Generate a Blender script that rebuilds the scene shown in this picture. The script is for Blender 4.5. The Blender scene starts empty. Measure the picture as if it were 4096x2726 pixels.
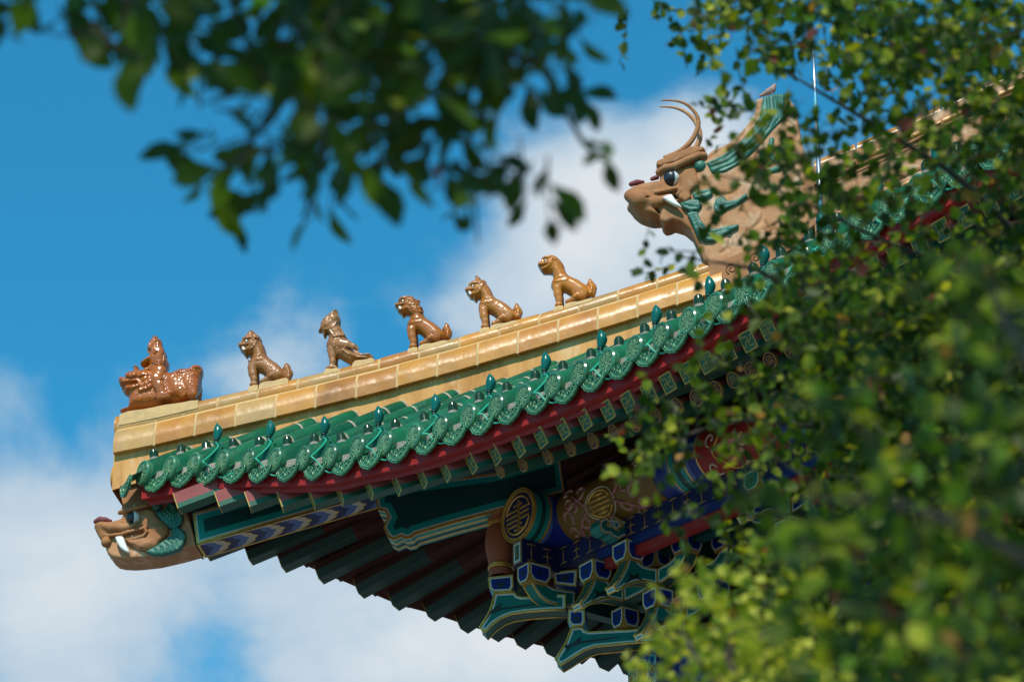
import bpy, bmesh, math, random
import numpy as np
from mathutils import Vector, Matrix
random.seed(7); rng = np.random.default_rng(7)
SC = bpy.context.scene
COL = SC.collection
R_ = math.radians

# ---------------------------------------------------------------- camera
CAM = np.array([21.2046, -13.3705, -10.4631])          # roof corner = origin, z = 0 at the eave line
CR = np.array([0.587444, 0.809249, -0.005169])         # right
CF = np.array([-0.725266, 0.529292, 0.440273])         # forward
CU = np.array([0.359026, -0.254886, 0.897849])         # up
FPX = 14168.15                                         # focal length in pixels of the 4096 px wide photograph
cd = bpy.data.cameras.new("camera"); cam = bpy.data.objects.new("camera", cd); COL.objects.link(cam)
m3 = Matrix(((CR[0], CU[0], -CF[0]), (CR[1], CU[1], -CF[1]), (CR[2], CU[2], -CF[2])))
cam.matrix_world = Matrix.Translation(CAM) @ m3.to_4x4()
cd.sensor_width = 36.0; cd.lens = FPX / 4096 * 36.0
cd.clip_start = 0.1; cd.clip_end = 5000
cd.dof.use_dof = True; cd.dof.focus_distance = 26.6; cd.dof.aperture_fstop = 4.0; cd.dof.aperture_blades = 9
SC.camera = cam

# ---------------------------------------------------------------- light and sky
SUNV = np.array([0.430, -0.510, 0.745])
SUN_EL = math.asin(SUNV[2]); SUN_AZ = math.atan2(SUNV[0], SUNV[1])
sl = bpy.data.lights.new("sun", 'SUN'); so = bpy.data.objects.new("sun", sl); COL.objects.link(so)
sl.energy = 4.4; sl.angle = R_(0.53); sl.color = (1.0, 0.93, 0.82)
so.rotation_euler = Vector(SUNV).to_track_quat('Z', 'Y').to_euler()
so.location = (30, -12, 30)
SC.view_settings.view_transform = 'Standard'; SC.view_settings.look = 'None'
SC.view_settings.exposure = 0.0; SC.view_settings.gamma = 1.0
SC.cycles.max_bounces = 8; SC.cycles.diffuse_bounces = 4; SC.cycles.glossy_bounces = 3
SC.cycles.transmission_bounces = 4; SC.cycles.sample_clamp_indirect = 4.0

def ray(px, py):
    v = CF + CR * ((px - 2048) / FPX) + CU * ((1363 - py) / FPX)
    return v
def skydir(px2, py2):                                   # direction of a point given in 2356 px wide coordinates
    v = ray(px2 * 1.73854, py2 * 1.73854); return v / np.linalg.norm(v)

W = bpy.data.worlds.new("World"); SC.world = W; W.use_nodes = True
nt = W.node_tree; nt.nodes.clear()
def N(t, ty, **kw):
    n = t.nodes.new(ty)
    for k, v in kw.items():
        if k == 'inp':
            for a, b in v.items(): n.inputs[a].default_value = b
        else: setattr(n, k, v)
    return n
def build_world():
    L = nt.links.new
    out = N(nt, 'ShaderNodeOutputWorld'); bg = N(nt, 'ShaderNodeBackground')
    sky = N(nt, 'ShaderNodeTexSky', sky_type='NISHITA', sun_disc=False, sun_elevation=SUN_EL, sun_rotation=SUN_AZ,
            altitude=0, air_density=1.0, dust_density=0.25, ozone_density=3.0)
    tc = N(nt, 'ShaderNodeTexCoord')
    # clouds: a 3D noise on the view direction, thicker in a few broad regions of the sky
    n1 = N(nt, 'ShaderNodeTexNoise', inp={'Scale': 16.0, 'Detail': 9.0, 'Roughness': 0.56, 'Distortion': 0.25})
    n2 = N(nt, 'ShaderNodeTexNoise', inp={'Scale': 34.0, 'Detail': 6.0, 'Roughness': 0.6})
    mp = N(nt, 'ShaderNodeMapping', inp={'Scale': (1, 1, 1.35), 'Location': (3.1, 1.7, 0.4)})
    L(tc.outputs['Generated'], mp.inputs['Vector']); L(mp.outputs[0], n1.inputs['Vector']); L(tc.outputs['Generated'], n2.inputs['Vector'])
    blobs = CLOUDS
    acc = None
    for (x, y, rad, amp) in blobs:
        d = skydir(x, y)
        ds = N(nt, 'ShaderNodeVectorMath', operation='DISTANCE'); ds.inputs[1].default_value = tuple(d)
        L(tc.outputs['Generated'], ds.inputs[0])
        mr = N(nt, 'ShaderNodeMapRange', interpolation_type='SMOOTHSTEP',
               inp={'From Min': 0.0, 'From Max': rad / 8150.0, 'To Min': amp, 'To Max': 0.0})
        L(ds.outputs['Value'], mr.inputs['Value'])
        if acc is None: acc = mr.outputs[0]
        else:
            ad = N(nt, 'ShaderNodeMath', operation='ADD'); L(acc, ad.inputs[0]); L(mr.outputs[0], ad.inputs[1]); acc = ad.outputs[0]
    def math2(op, a, b):
        m = N(nt, 'ShaderNodeMath', operation=op)
        for s, q in ((0, a), (1, b)):
            if isinstance(q, (int, float)): m.inputs[s].default_value = q
            else: L(q, m.inputs[s])
        return m.outputs[0]
    nz = math2('ADD', math2('MULTIPLY', n1.outputs['Fac'], 1.25), math2('MULTIPLY', n2.outputs['Fac'], 0.35))
    dens = math2('ADD', nz, math2('SUBTRACT', acc, 1.0))
    mr = N(nt, 'ShaderNodeMapRange', interpolation_type='SMOOTHSTEP', inp={'From Min': -0.04, 'From Max': 0.42, 'To Min': 0.0, 'To Max': 0.97})
    L(dens, mr.inputs['Value'])
    # cloud colour: whiter where dense
    shade = N(nt, 'ShaderNodeMapRange', inp={'From Min': 0.2, 'From Max': 0.95, 'To Min': 0.0, 'To Max': 1.0})
    L(dens, shade.inputs['Value'])
    cc = N(nt, 'ShaderNodeMix', data_type='RGBA'); cc.inputs['A'].default_value = CLOUD_A; cc.inputs['B'].default_value = CLOUD_B
    L(shade.outputs[0], cc.inputs['Factor'])
    tint = N(nt, 'ShaderNodeMix', data_type='RGBA', blend_type='MULTIPLY'); tint.inputs['Factor'].default_value = 1.0
    tint.inputs['B'].default_value = SKY_TINT
    L(sky.outputs[0], tint.inputs['A'])
    mx = N(nt, 'ShaderNodeMix', data_type='RGBA')
    L(mr.outputs[0], mx.inputs['Factor']); L(tint.outputs['Result'], mx.inputs['A']); L(cc.outputs['Result'], mx.inputs['B'])
    L(mx.outputs['Result'], bg.inputs['Color']); bg.inputs['Strength'].default_value = SKY_STR
    L(bg.outputs[0], out.inputs[0])
SKY_STR = 0.15
SKY_TINT = (0.20, 1.02, 1.12, 1)
CLOUD_A = (2.6, 3.7, 4.7, 1); CLOUD_B = (5.3, 5.5, 5.65, 1)
CLOUDS = [(980, 850, 900, 0.14), (420, 560, 600, 0.03), (100, 1260, 470, 0.44), (480, 1380, 560, 0.50), (950, 1500, 560, 0.62), (1350, 1450, 520, 0.62), (60, 1450, 500, 0.34),
          (1330, 480, 330, 0.62), (1560, 470, 420, 0.75), (1250, 700, 300, 0.45), (1130, 690, 160, 0.25), (1800, 650, 500, 0.5), (1620, 330, 210, 0.35),
          (690, 800, 230, 0.3), (1000, 720, 200, 0.22), (40, 880, 140, 0.28), (560, 870, 150, 0.2), (1900, 1300, 900, 0.6), (2250, 350, 200, 0.2)]
build_world()

# ---------------------------------------------------------------- pixel -> place helpers (used with real distances)
def hp(px, py, w=0.0):                                  # point on the vertical plane of the hip ridge, w metres to its near side
    v = ray(px, py); n = np.array([1, -1, 0]) / 2 ** .5
    return CAM + v * ((w - CAM @ n) / (v @ n))
def pv(px, py, v0): r = ray(px, py); return CAM + r * ((v0 - CAM[1]) / r[1])
def pu(px, py, u0): r = ray(px, py); return CAM + r * ((u0 - CAM[0]) / r[0])
def pd(px, py, dist): r = ray(px, py); return CAM + r * (dist / np.linalg.norm(r))
def HW(h, w, z): return np.array([(h + w) / 2 ** .5, (h - w) / 2 ** .5, z])
def hz(P): return (P[0] + P[1]) / 2 ** .5, P[2]

# ---------------------------------------------------------------- mesh helpers
WL = {}
class MB:
    def __init__(s): s.v = []; s.f = []; s.m = []; s.sm = []
    def add(s, vs, fs, mi=0, smooth=False):
        o = len(s.v); s.v.extend([tuple(map(float, p)) for p in vs])
        for f in fs: s.f.append(tuple(o + i for i in f)); s.m.append(mi); s.sm.append(smooth)
    def obox(s, o, ax, ay, az, mi=0):                   # corner + three edge vectors
        o, ax, ay, az = (np.array(a, float) for a in (o, ax, ay, az))
        if np.dot(np.cross(ax, ay), az) < 0: ax, ay = ay, ax
        p = [o, o + ax, o + ax + ay, o + ay, o + az, o + ax + az, o + ax + ay + az, o + ay + az]
        s.add(p, [(3, 2, 1, 0), (4, 5, 6, 7), (0, 1, 5, 4), (1, 2, 6, 5), (2, 3, 7, 6), (3, 0, 4, 7)], mi)
    def box(s, a, b, mi=0):
        a = np.array(a, float); b = np.array(b, float)
        s.obox(a, (b[0] - a[0], 0, 0), (0, b[1] - a[1], 0), (0, 0, b[2] - a[2]), mi)
    def grid(s, rows, mi=0, smooth=True, closed=False):  # rows: list of equal-length point lists
        n = len(rows[0]); vs = [p for r in rows for p in r]; fs = []
        for i in range(len(rows) - 1):
            for j in range(n if closed else n - 1):
                k = (j + 1) % n
                fs.append((i * n + j, i * n + k, (i + 1) * n + k, (i + 1) * n + j))
        s.add(vs, fs, mi, smooth)
    def tube(s, pts, r, n=8, mi=0, caps=True, smooth=True):
        pts = [np.array(p, float) for p in pts]
        rs = r if hasattr(r, '__len__') else [r] * len(pts)
        rows = []; t0 = None; up = None
        for i, p in enumerate(pts):
            t = pts[min(i + 1, len(pts) - 1)] - pts[max(i - 1, 0)]; t = t / (np.linalg.norm(t) + 1e-12)
            if up is None:
                a = np.array([0, 0, 1.]) if abs(t[2]) < .9 else np.array([1., 0, 0])
            else: a = up
            x = np.cross(a, t); x /= np.linalg.norm(x) + 1e-12; y = np.cross(t, x); up = y
            rows.append([p + rs[i] * (math.cos(2 * math.pi * k / n) * x + math.sin(2 * math.pi * k / n) * y) for k in range(n)])
        s.grid(rows, mi, smooth, True)
        if caps:
            o = len(s.v) - len(pts) * n
            s.f.append(tuple(o + k for k in range(n - 1, -1, -1))); s.m.append(mi); s.sm.append(False)
            o2 = len(s.v) - n
            s.f.append(tuple(o2 + k for k in range(n))); s.m.append(mi); s.sm.append(False)
    def lathe(s, prof, base, axis=(0, 0, 1), n=20, mi=0):   # prof: (radius, height)
        az = np.array(axis, float); az /= np.linalg.norm(az)
        a = np.array([1., 0, 0]) if abs(az[0]) < .9 else np.array([0, 1., 0])
        x = np.cross(a, az); x /= np.linalg.norm(x); y = np.cross(az, x); b = np.array(base, float)
        mis = mi if hasattr(mi, '__len__') else None
        for q in range(len(prof) - 1):
            rows = [[b + az * hh + rr * (math.cos(2 * math.pi * k / n) * x + math.sin(2 * math.pi * k / n) * y) for k in range(n)] for rr, hh in prof[q:q + 2]]
            s.grid(rows, mis[q] if mis else mi, True, True)
    def prism(s, poly, thick, mi=0, mi_side=None, mi_back=None):  # planar 3D polygon + extrusion vector
        n = len(poly); P = [np.array(p, float) for p in poly]; T = np.array(thick, float)
        nrm = np.zeros(3)
        for i in range(n): nrm += np.cross(P[i], P[(i + 1) % n])
        if nrm @ T > 0: P = P[::-1]
        vs = P + [p + T for p in P]
        s.add(vs, [tuple(range(n))], mi)
        s.add(vs, [tuple(range(2 * n - 1, n - 1, -1))], mi if mi_back is None else mi_back)
        s.add(vs, [(i, i + n, (i + 1) % n + n, (i + 1) % n) for i in range(n)], mi if mi_side is None else mi_side)
    def poly(s, pts, mi=0): s.add(pts, [tuple(range(len(pts)))], mi)
    def data(s, name, mats, origin=(0, 0, 0), auto=None):
        me = bpy.data.meshes.new(name); o = np.array(origin, float)
        me.from_pydata([tuple(np.array(p) - o) for p in s.v], [], s.f)
        for m in mats: me.materials.append(m)
        me.polygons.foreach_set('material_index', s.m); me.polygons.foreach_set('use_smooth', s.sm)
        me.update(); return me
    def build(s, name, mats, parent=None, origin=None):
        if not isinstance(mats, (list, tuple)): mats = [mats]
        if parent is not None: origin = WL[parent.name]
        elif origin is None:
            a = np.array(s.v); origin = ((a[:, 0].min() + a[:, 0].max()) / 2, (a[:, 1].min() + a[:, 1].max()) / 2, a[:, 2].min())
        return link(s.data(name, mats, origin), name, parent, origin)
def link(me, name, parent=None, origin=(0, 0, 0)):
    o = bpy.data.objects.new(name, me); COL.objects.link(o)
    if parent is not None: o.parent = parent; WL[o.name] = WL[parent.name]
    else: o.location = origin; WL[o.name] = np.array(origin, float)
    return o
def place(me, name, M, parent):                          # shared mesh data at world matrix M, as a part of parent
    o = bpy.data.objects.new(name, me); COL.objects.link(o); o.parent = parent
    o.matrix_basis = Matrix.Translation(-Vector(WL[parent.name])) @ M
    WL[o.name] = WL[parent.name]; return o
def empty(name, loc, label=None, cat=None, group=None, kind=None):
    o = bpy.data.objects.new(name, None); COL.objects.link(o); o.location = loc; o.empty_display_size = 0.2
    WL[o.name] = np.array(loc, float); tag(o, label, cat, group, kind); return o
def tag(o, label=None, cat=None, group=None, kind=None):
    for k, v in (('label', label), ('category', cat), ('group', group), ('kind', kind)):
        if v: o[k] = v
    return o

# ---------------------------------------------------------------- materials
def mat(name, col, rough=0.6, col2=None, nscale=6.0, spread=(0.35, 0.65), metal=0.0, coat=0.0, bump=0.0, bscale=40.0,
        stretch=(1, 1, 1), col3=None, n3=1.5, spread3=(0.5, 0.75), rvar=0.0, spec=0.5, coords='Object', cells=0.0, cscale=40.0, vary=0.0):
    m = bpy.data.materials.new(name); m.use_nodes = True; t = m.node_tree; L = t.links.new
    b = t.nodes['Principled BSDF']
    b.inputs['Roughness'].default_value = rough; b.inputs['Metallic'].default_value = metal
    b.inputs['Coat Weight'].default_value = coat; b.inputs['Coat Roughness'].default_value = 0.14
    b.inputs['Specular IOR Level'].default_value = spec
    tc = N(t, 'ShaderNodeTexCoord'); mp = N(t, 'ShaderNodeMapping', inp={'Scale': stretch})
    geo = N(t, 'ShaderNodeNewGeometry')
    L(geo.outputs['Position'] if coords == 'World' else tc.outputs['Object'], mp.inputs['Vector'])
    c4 = lambda c: (c[0], c[1], c[2], 1)
    last = None
    if col2 is not None:
        n = N(t, 'ShaderNodeTexNoise', inp={'Scale': nscale, 'Detail': 5.0, 'Roughness': 0.6}); L(mp.outputs[0], n.inputs['Vector'])
        mr = N(t, 'ShaderNodeMapRange', inp={'From Min': spread[0], 'From Max': spread[1]}); L(n.outputs['Fac'], mr.inputs['Value'])
        mx = N(t, 'ShaderNodeMix', data_type='RGBA'); mx.inputs['A'].default_value = c4(col); mx.inputs['B'].default_value = c4(col2)
        L(mr.outputs[0], mx.inputs['Factor']); last = mx.outputs['Result']
        if col3 is not None:
            n = N(t, 'ShaderNodeTexNoise', inp={'Scale': n3, 'Detail': 7.0, 'Roughness': 0.65}); L(mp.outputs[0], n.inputs['Vector'])
            mr = N(t, 'ShaderNodeMapRange', inp={'From Min': spread3[0], 'From Max': spread3[1]}); L(n.outputs['Fac'], mr.inputs['Value'])
            mx = N(t, 'ShaderNodeMix', data_type='RGBA'); L(last, mx.inputs['A']); mx.inputs['B'].default_value = c4(col3)
            L(mr.outputs[0], mx.inputs['Factor']); last = mx.outputs['Result']
        if vary:                                          # every piece came out of the kiln a little different
            oi = N(t, 'ShaderNodeObjectInfo'); mr = N(t, 'ShaderNodeMapRange', inp={'To Min': 1 - vary, 'To Max': 1 + vary}); L(oi.outputs['Random'], mr.inputs['Value'])
            mx = N(t, 'ShaderNodeVectorMath', operation='SCALE'); L(last, mx.inputs[0]); L(mr.outputs[0], mx.inputs['Scale']); last = mx.outputs[0]
        L(last, b.inputs['Base Color'])
    else: b.inputs['Base Color'].default_value = c4(col)
    if rvar:
        n = N(t, 'ShaderNodeTexNoise', inp={'Scale': 9.0, 'Detail': 4.0}); L(mp.outputs[0], n.inputs['Vector'])
        mr = N(t, 'ShaderNodeMapRange', inp={'From Min': 0.3, 'From Max': 0.7, 'To Min': max(0.03, rough - rvar), 'To Max': rough + rvar}); L(n.outputs['Fac'], mr.inputs['Value'])
        L(mr.outputs[0], b.inputs['Roughness'])
    if bump or cells:
        if cells:
            n = N(t, 'ShaderNodeTexVoronoi', feature='F1', inp={'Scale': cscale}); L(mp.outputs[0], n.inputs['Vector']); src = n.outputs['Distance']; st = cells
        else:
            n = N(t, 'ShaderNodeTexNoise', inp={'Scale': bscale, 'Detail': 3.0}); L(mp.outputs[0], n.inputs['Vector']); src = n.outputs['Fac']; st = bump
        bp = N(t, 'ShaderNodeBump', inp={'Strength': 1.0, 'Distance': st}); L(src, bp.inputs['Height']); L(bp.outputs[0], b.inputs['Normal'])
        if coat: L(bp.outputs[0], b.inputs['Coat Normal'])
    return m
M = {}
M['ytile'] = mat('yellow_glaze', (0.54, 0.225, 0.022), 0.27, (0.44, 0.20, 0.04), 5.0, (0.42, 0.72), coat=0.2, bump=0.0035, bscale=9, rvar=0.07, col3=(0.34, 0.125, 0.02), n3=3.0, spread3=(0.56, 0.8), spec=0.6, vary=0.16)
M['ytile_deep'] = mat('amber_glaze', (0.44, 0.165, 0.018), 0.25, (0.52, 0.22, 0.03), 5.0, (0.42, 0.72), coat=0.2, bump=0.0035, bscale=9, rvar=0.07, col3=(0.26, 0.10, 0.02), n3=3.0, spread3=(0.52, 0.75), spec=0.6, vary=0.16)
M['ytile_pale'] = mat('worn_yellow_glaze', (0.48, 0.26, 0.065), 0.29, (0.40, 0.23, 0.075), 5.0, (0.4, 0.7), coat=0.2, bump=0.0035, bscale=9, rvar=0.07, col3=(0.46, 0.18, 0.025), n3=3.0, spread3=(0.52, 0.7), spec=0.6, vary=0.14)
M['mortar'] = mat('pale_mortar', (0.62, 0.40, 0.17), 0.85, (0.50, 0.33, 0.15), 14, bump=0.003, bscale=60)
M['plaster'] = mat('ochre_plaster', (0.62, 0.31, 0.095), 0.85, (0.44, 0.185, 0.045), 7.0, (0.42, 0.66), stretch=(1, 1, 0.28), bump=0.005, bscale=30, col3=(0.72, 0.47, 0.24), n3=6.0, spread3=(0.54, 0.7))
M['gtile'] = mat('green_glaze', (0.008, 0.092, 0.032), 0.22, (0.014, 0.125, 0.048), 4.0, coat=0.0, spec=0.35, bump=0.002, bscale=25, col3=(0.02, 0.075, 0.04), n3=10, spread3=(0.5, 0.7), rvar=0.12, vary=0.22)
M['gtile_dark'] = mat('dark_green_glaze', (0.012, 0.040, 0.014), 0.16, spec=0.35)
M['gdisc'] = mat('old_green_glaze', (0.030, 0.150, 0.070), 0.24, (0.055, 0.18, 0.085), 30, coat=0.2, spec=0.4, col3=(0.014, 0.10, 0.045), n3=14, spread3=(0.55, 0.7), vary=0.3)
M['gpale'] = mat('pale_green_glaze', (0.20, 0.34, 0.17), 0.25, (0.10, 0.25, 0.12), 40, coat=0.2)
M['gmortar'] = mat('grey_mortar', (0.36, 0.31, 0.24), 0.9, (0.22, 0.20, 0.16), 18, bump=0.006, bscale=40)
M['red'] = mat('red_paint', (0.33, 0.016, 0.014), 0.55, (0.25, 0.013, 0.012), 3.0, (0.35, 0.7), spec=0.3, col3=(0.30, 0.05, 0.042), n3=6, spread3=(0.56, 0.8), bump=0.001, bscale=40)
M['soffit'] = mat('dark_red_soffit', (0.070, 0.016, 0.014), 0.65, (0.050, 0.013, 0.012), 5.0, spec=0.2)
M['rred'] = mat('dusty_red_paint', (0.30, 0.075, 0.065), 0.65, (0.24, 0.055, 0.05), 6.0, spec=0.3, vary=0.16)
M['rgreen'] = mat('rafter_green_paint', (0.020, 0.105, 0.062), 0.5, (0.016, 0.085, 0.05), 6.0, spec=0.3, vary=0.18)
M['teal'] = mat('teal_paint', (0.004, 0.160, 0.138), 0.42, (0.004, 0.120, 0.105), 4.0, (0.35, 0.7), spec=0.35, col3=(0.03, 0.17, 0.145), n3=9, spread3=(0.58, 0.8), bump=0.0015, bscale=45)
M['teal_mid'] = mat('mid_teal_paint', (0.004, 0.25, 0.215), 0.45, spec=0.35)
M['teal_dark'] = mat('dark_teal_paint', (0.006, 0.055, 0.05), 0.5, spec=0.3)
M['mint'] = mat('pale_mint_paint', (0.17, 0.40, 0.33), 0.5)
M['gold'] = mat('gold_leaf', (0.75, 0.46, 0.10), 0.38, (0.55, 0.31, 0.06), 20, metal=0.55, bump=0.003, bscale=60)
M['terra_dark'] = mat('dark_groove_paint', (0.20, 0.075, 0.025), 0.8)
M['joint'] = mat('grey_joint_mortar', (0.42, 0.36, 0.25), 0.9, (0.28, 0.25, 0.18), 30)
M['gold_stroke'] = mat('faded_gold_paint', (0.27, 0.17, 0.05), 0.5, metal=0.2)
M['gold_end'] = mat('gold_rafter_paint', (0.46, 0.28, 0.05), 0.42, metal=0.3)
M['gold_dim'] = mat('dull_gold_paint', (0.42, 0.26, 0.07), 0.45, metal=0.3)
M['white'] = mat('white_line_paint', (0.52, 0.58, 0.60), 0.5)
M['blue'] = mat('deep_blue_paint', (0.006, 0.020, 0.20), 0.42, (0.006, 0.020, 0.15), 4.0, (0.35, 0.7), spec=0.35, col3=(0.02, 0.045, 0.24), n3=9, spread3=(0.58, 0.8), bump=0.0015, bscale=45)
M['navy'] = mat('navy_paint', (0.010, 0.015, 0.085), 0.5, spec=0.3)
M['midblue'] = mat('slate_blue_paint', (0.075, 0.13, 0.32), 0.5, spec=0.3)
M['cream'] = mat('cream_paint', (0.48, 0.42, 0.30), 0.55)
M['black'] = mat('black_paint', (0.012, 0.014, 0.016), 0.5)
M['terra'] = mat('terracotta_paint', (0.36, 0.145, 0.045), 0.75, (0.29, 0.115, 0.036), 9.0, bump=0.002, bscale=60, col3=(0.44, 0.22, 0.11), n3=7, spread3=(0.52, 0.75))
M['terra_pale'] = mat('faded_terracotta', (0.48, 0.24, 0.11), 0.75, (0.36, 0.15, 0.05), 7.0, bump=0.004, bscale=30, col3=(0.60, 0.40, 0.26), n3=5, spread3=(0.50, 0.66))
M['far_side'] = mat('shaded_side_red', (0.050, 0.020, 0.017), 0.6, spec=0.2)  # far rafter paints: darker copies of the near ones, shade put into the colour
M['far_red'] = mat('shaded_inner_red', (0.10, 0.036, 0.030), 0.6, (0.085, 0.03, 0.026), 5, spec=0.2)  # rafter red darkened for the far eave, its shade put into the colour
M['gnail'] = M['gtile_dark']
M['far_green'] = mat('shaded_rafter_green', (0.035, 0.075, 0.062), 0.55, (0.045, 0.08, 0.066), 5, spec=0.25)  # duller copy of the rafter green, with the eave's shade in the colour
M['vase'] = mat('vase_red_clay', (0.30, 0.085, 0.035), 0.65, (0.26, 0.07, 0.03), 8)
M['patina'] = mat('sculpted_green_paint', (0.020, 0.125, 0.085), 0.5, (0.09, 0.25, 0.17), 10, (0.5, 0.75), bump=0.002, bscale=50)
M['maroon'] = mat('maroon_paint', (0.16, 0.03, 0.03), 0.7)
M['tusk'] = mat('white_glaze', (0.78, 0.76, 0.70), 0.35)
M['eyeblack'] = mat('black_eye_paint', (0.018, 0.022, 0.030), 0.35)
M['fig'] = mat('brown_glaze', (0.40, 0.125, 0.010), 0.30, (0.30, 0.085, 0.008), 9.0, coat=0.1, col3=(0.42, 0.16, 0.03), n3=5, spread3=(0.5, 0.7), rvar=0.08)
M['fig_or'] = mat('orange_brown_glaze', (0.52, 0.185, 0.012), 0.28, (0.42, 0.13, 0.009), 9.0, coat=0.12, col3=(0.30, 0.09, 0.016), n3=6, spread3=(0.56, 0.72), rvar=0.08)
M['fig_matt'] = mat('worn_brown_glaze', (0.35, 0.145, 0.036), 0.34, (0.27, 0.105, 0.028), 9.0, coat=0.15, col3=(0.40, 0.18, 0.05), n3=5, spread3=(0.5, 0.7), rvar=0.1)
M['fig_red'] = mat('red_brown_glaze', (0.42, 0.115, 0.006), 0.18, (0.32, 0.08, 0.005), 9.0, coat=0.4, bump=0.004, bscale=30)
M['steel'] = mat('polished_steel', (0.75, 0.76, 0.78), 0.32, metal=1.0)
M['bulb'] = mat('teal_glass_bulb', (0.002, 0.110, 0.085), 0.26, spec=0.4)
M['cable'] = mat('mint_cable', (0.02, 0.36, 0.22), 0.4)
M['socket'] = mat('dark_green_plastic', (0.008, 0.05, 0.04), 0.45)
M['lampblue'] = mat('blue_enamel', (0.01, 0.02, 0.10), 0.4)
M['ground'] = mat('courtyard_paving', (0.24, 0.23, 0.21), 0.9, (0.18, 0.17, 0.155), 0.4, bump=0.01, bscale=2)
# ================================================================ ground
GZ = CAM[2] - 1.6
g = MB(); g.poly([(-900, -900, GZ), (900, -900, GZ), (900, 900, GZ), (-900, 900, GZ)])
tag(g.build('ground', M['ground'], origin=(0, 0, GZ)), kind='structure')

# ================================================================ the temple hall
hall = empty('temple_hall', (6, 6, GZ), 'old temple hall with green tiled eaves, yellow hip ridge and painted brackets', 'temple')

# eave line of the near side: centres of the round tile ends
DISC = [(-.499,-1.028,.598),(-.276,-.925,.581),(-.061,-.828,.564),(.19,-.737,.51),(.416,-.654,.461),(.686,-.581,.386),(.976,-.52,.307),(1.263,-.462,.232),(1.536,-.407,.206),(1.814,-.354,.159),(2.107,-.305,.122),(2.391,-.259,.1),(2.665,-.216,.087),(2.943,-.177,.073),(3.227,-.141,.058),(3.515,-.108,.03),(3.794,-.079,.019),(4.072,-.054,.011),(4.345,-.033,.004),(4.612,-.017,0),(4.893,-.005,-.003),(5.17,0,-.003),(5.458,0,-.006),(5.744,0,0),(6.03,0,0),(6.304,0,.006),(6.585,0,.01),(6.862,0,.008),(7.141,0,.004)]
DISC += [(7.141 + .28 * k, 0, .004) for k in range(1, 15)]
_du = np.array([-1.3, -.9, -.7] + [p[0] for p in DISC]); _dv = np.array([-1.31, -1.19, -1.11] + [p[1] for p in DISC]); _dz = np.array([.66, .635, .615] + [p[2] for p in DISC])
def EV(u): return float(np.interp(u, _du, _dv))
def EZ(u): return float(np.interp(u, _du, _dz))
SL = 0.63
def RZ(u, v):                                           # centre line height of the tile rows, near slope
    if u < v: u, v = v, u
    t = v - EV(u)
    return EZ(u) + SL * t + .03 * max(0, t - 1.5) ** 2
def swap(P): return np.array([P[1], P[0], P[2]])
def mirror_mb(mb):
    q = MB(); q.v = [(p[1], p[0], p[2]) for p in mb.v]; q.f = [tuple(reversed(f)) for f in mb.f]; q.m = list(mb.m); q.sm = list(mb.sm); return q

# --- roof decks under the tiles
dk = MB(); us = list(np.linspace(-.62, 12, 64)); rows = []
for u in us:
    v0 = EV(u) + .03; v1 = max(min(u + .02, 7.0), v0 + .02)
    rows.append([(u, v0 + (v1 - v0) * t, RZ(u, v0 + (v1 - v0) * t) - .055) for t in np.linspace(0, 1, 14)])
dk.grid(rows)
dk.build('roof_slope', M['gtile_dark'], hall); mirror_mb(dk).build('roof_slope', M['gtile_dark'], hall)

# --- shared tile-end, drip and nail meshes (local x along the eave, y inward, z up)
def ring_strokes(mb, segs, w, h, y0, mi):
    for (x0, z0, x1, z1) in segs:
        d = np.array([x1 - x0, 0, z1 - z0]); l = np.linalg.norm(d); d /= l; nrm = np.array([-d[2], 0, d[0]])
        o = np.array([x0, y0, z0]) - nrm * w / 2 - d * w * .3
        mb.obox(o, d * (l + w * .6), nrm * w, (0, -h, 0), mi)
def disc_mesh():
    mb = MB(); r = .088
    prof = [(0, -.012), (.066, -.012), (.070, -.022), (.082, -.024), (.091, -.014), (.091, .0), (r, .03)]
    mb.lathe([(a, -b) for a, b in prof], (0, 0, 0), (0, -1, 0), 28)
    for k in range(12):
        a0, a1, a2 = [(k + q) * math.pi / 6 for q in (0, .5, 1)]
        P = lambda a, rr: (rr * math.cos(a), rr * math.sin(a))
        ring_strokes(mb, [(*P(a0, .054), *P(a1, .067)), (*P(a1, .067), *P(a2, .054))], .006, .008, -.012, 1)
    s = [(-.030, .036, .030, .036), (-.040, .020, .040, .020), (-.020, .048, .020, .048), (0, .05, 0, -.05), (-.036, .004, .036, .004), (-.044, -.012, -.012, -.012), (.012, -.012, .044, -.012),
         (-.020, -.012, -.020, -.042), (.020, -.012, .020, -.042), (-.034, -.034, -.012, -.046), (.034, -.034, .012, -.046)]
    ring_strokes(mb, s, .0095, .010, -.012, 1)
    mb.v = [(x, y, z * 1.07) for x, y, z in mb.v]
    return mb.data('tile_end_disc', [M['gdisc'], M['gpale']])
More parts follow.
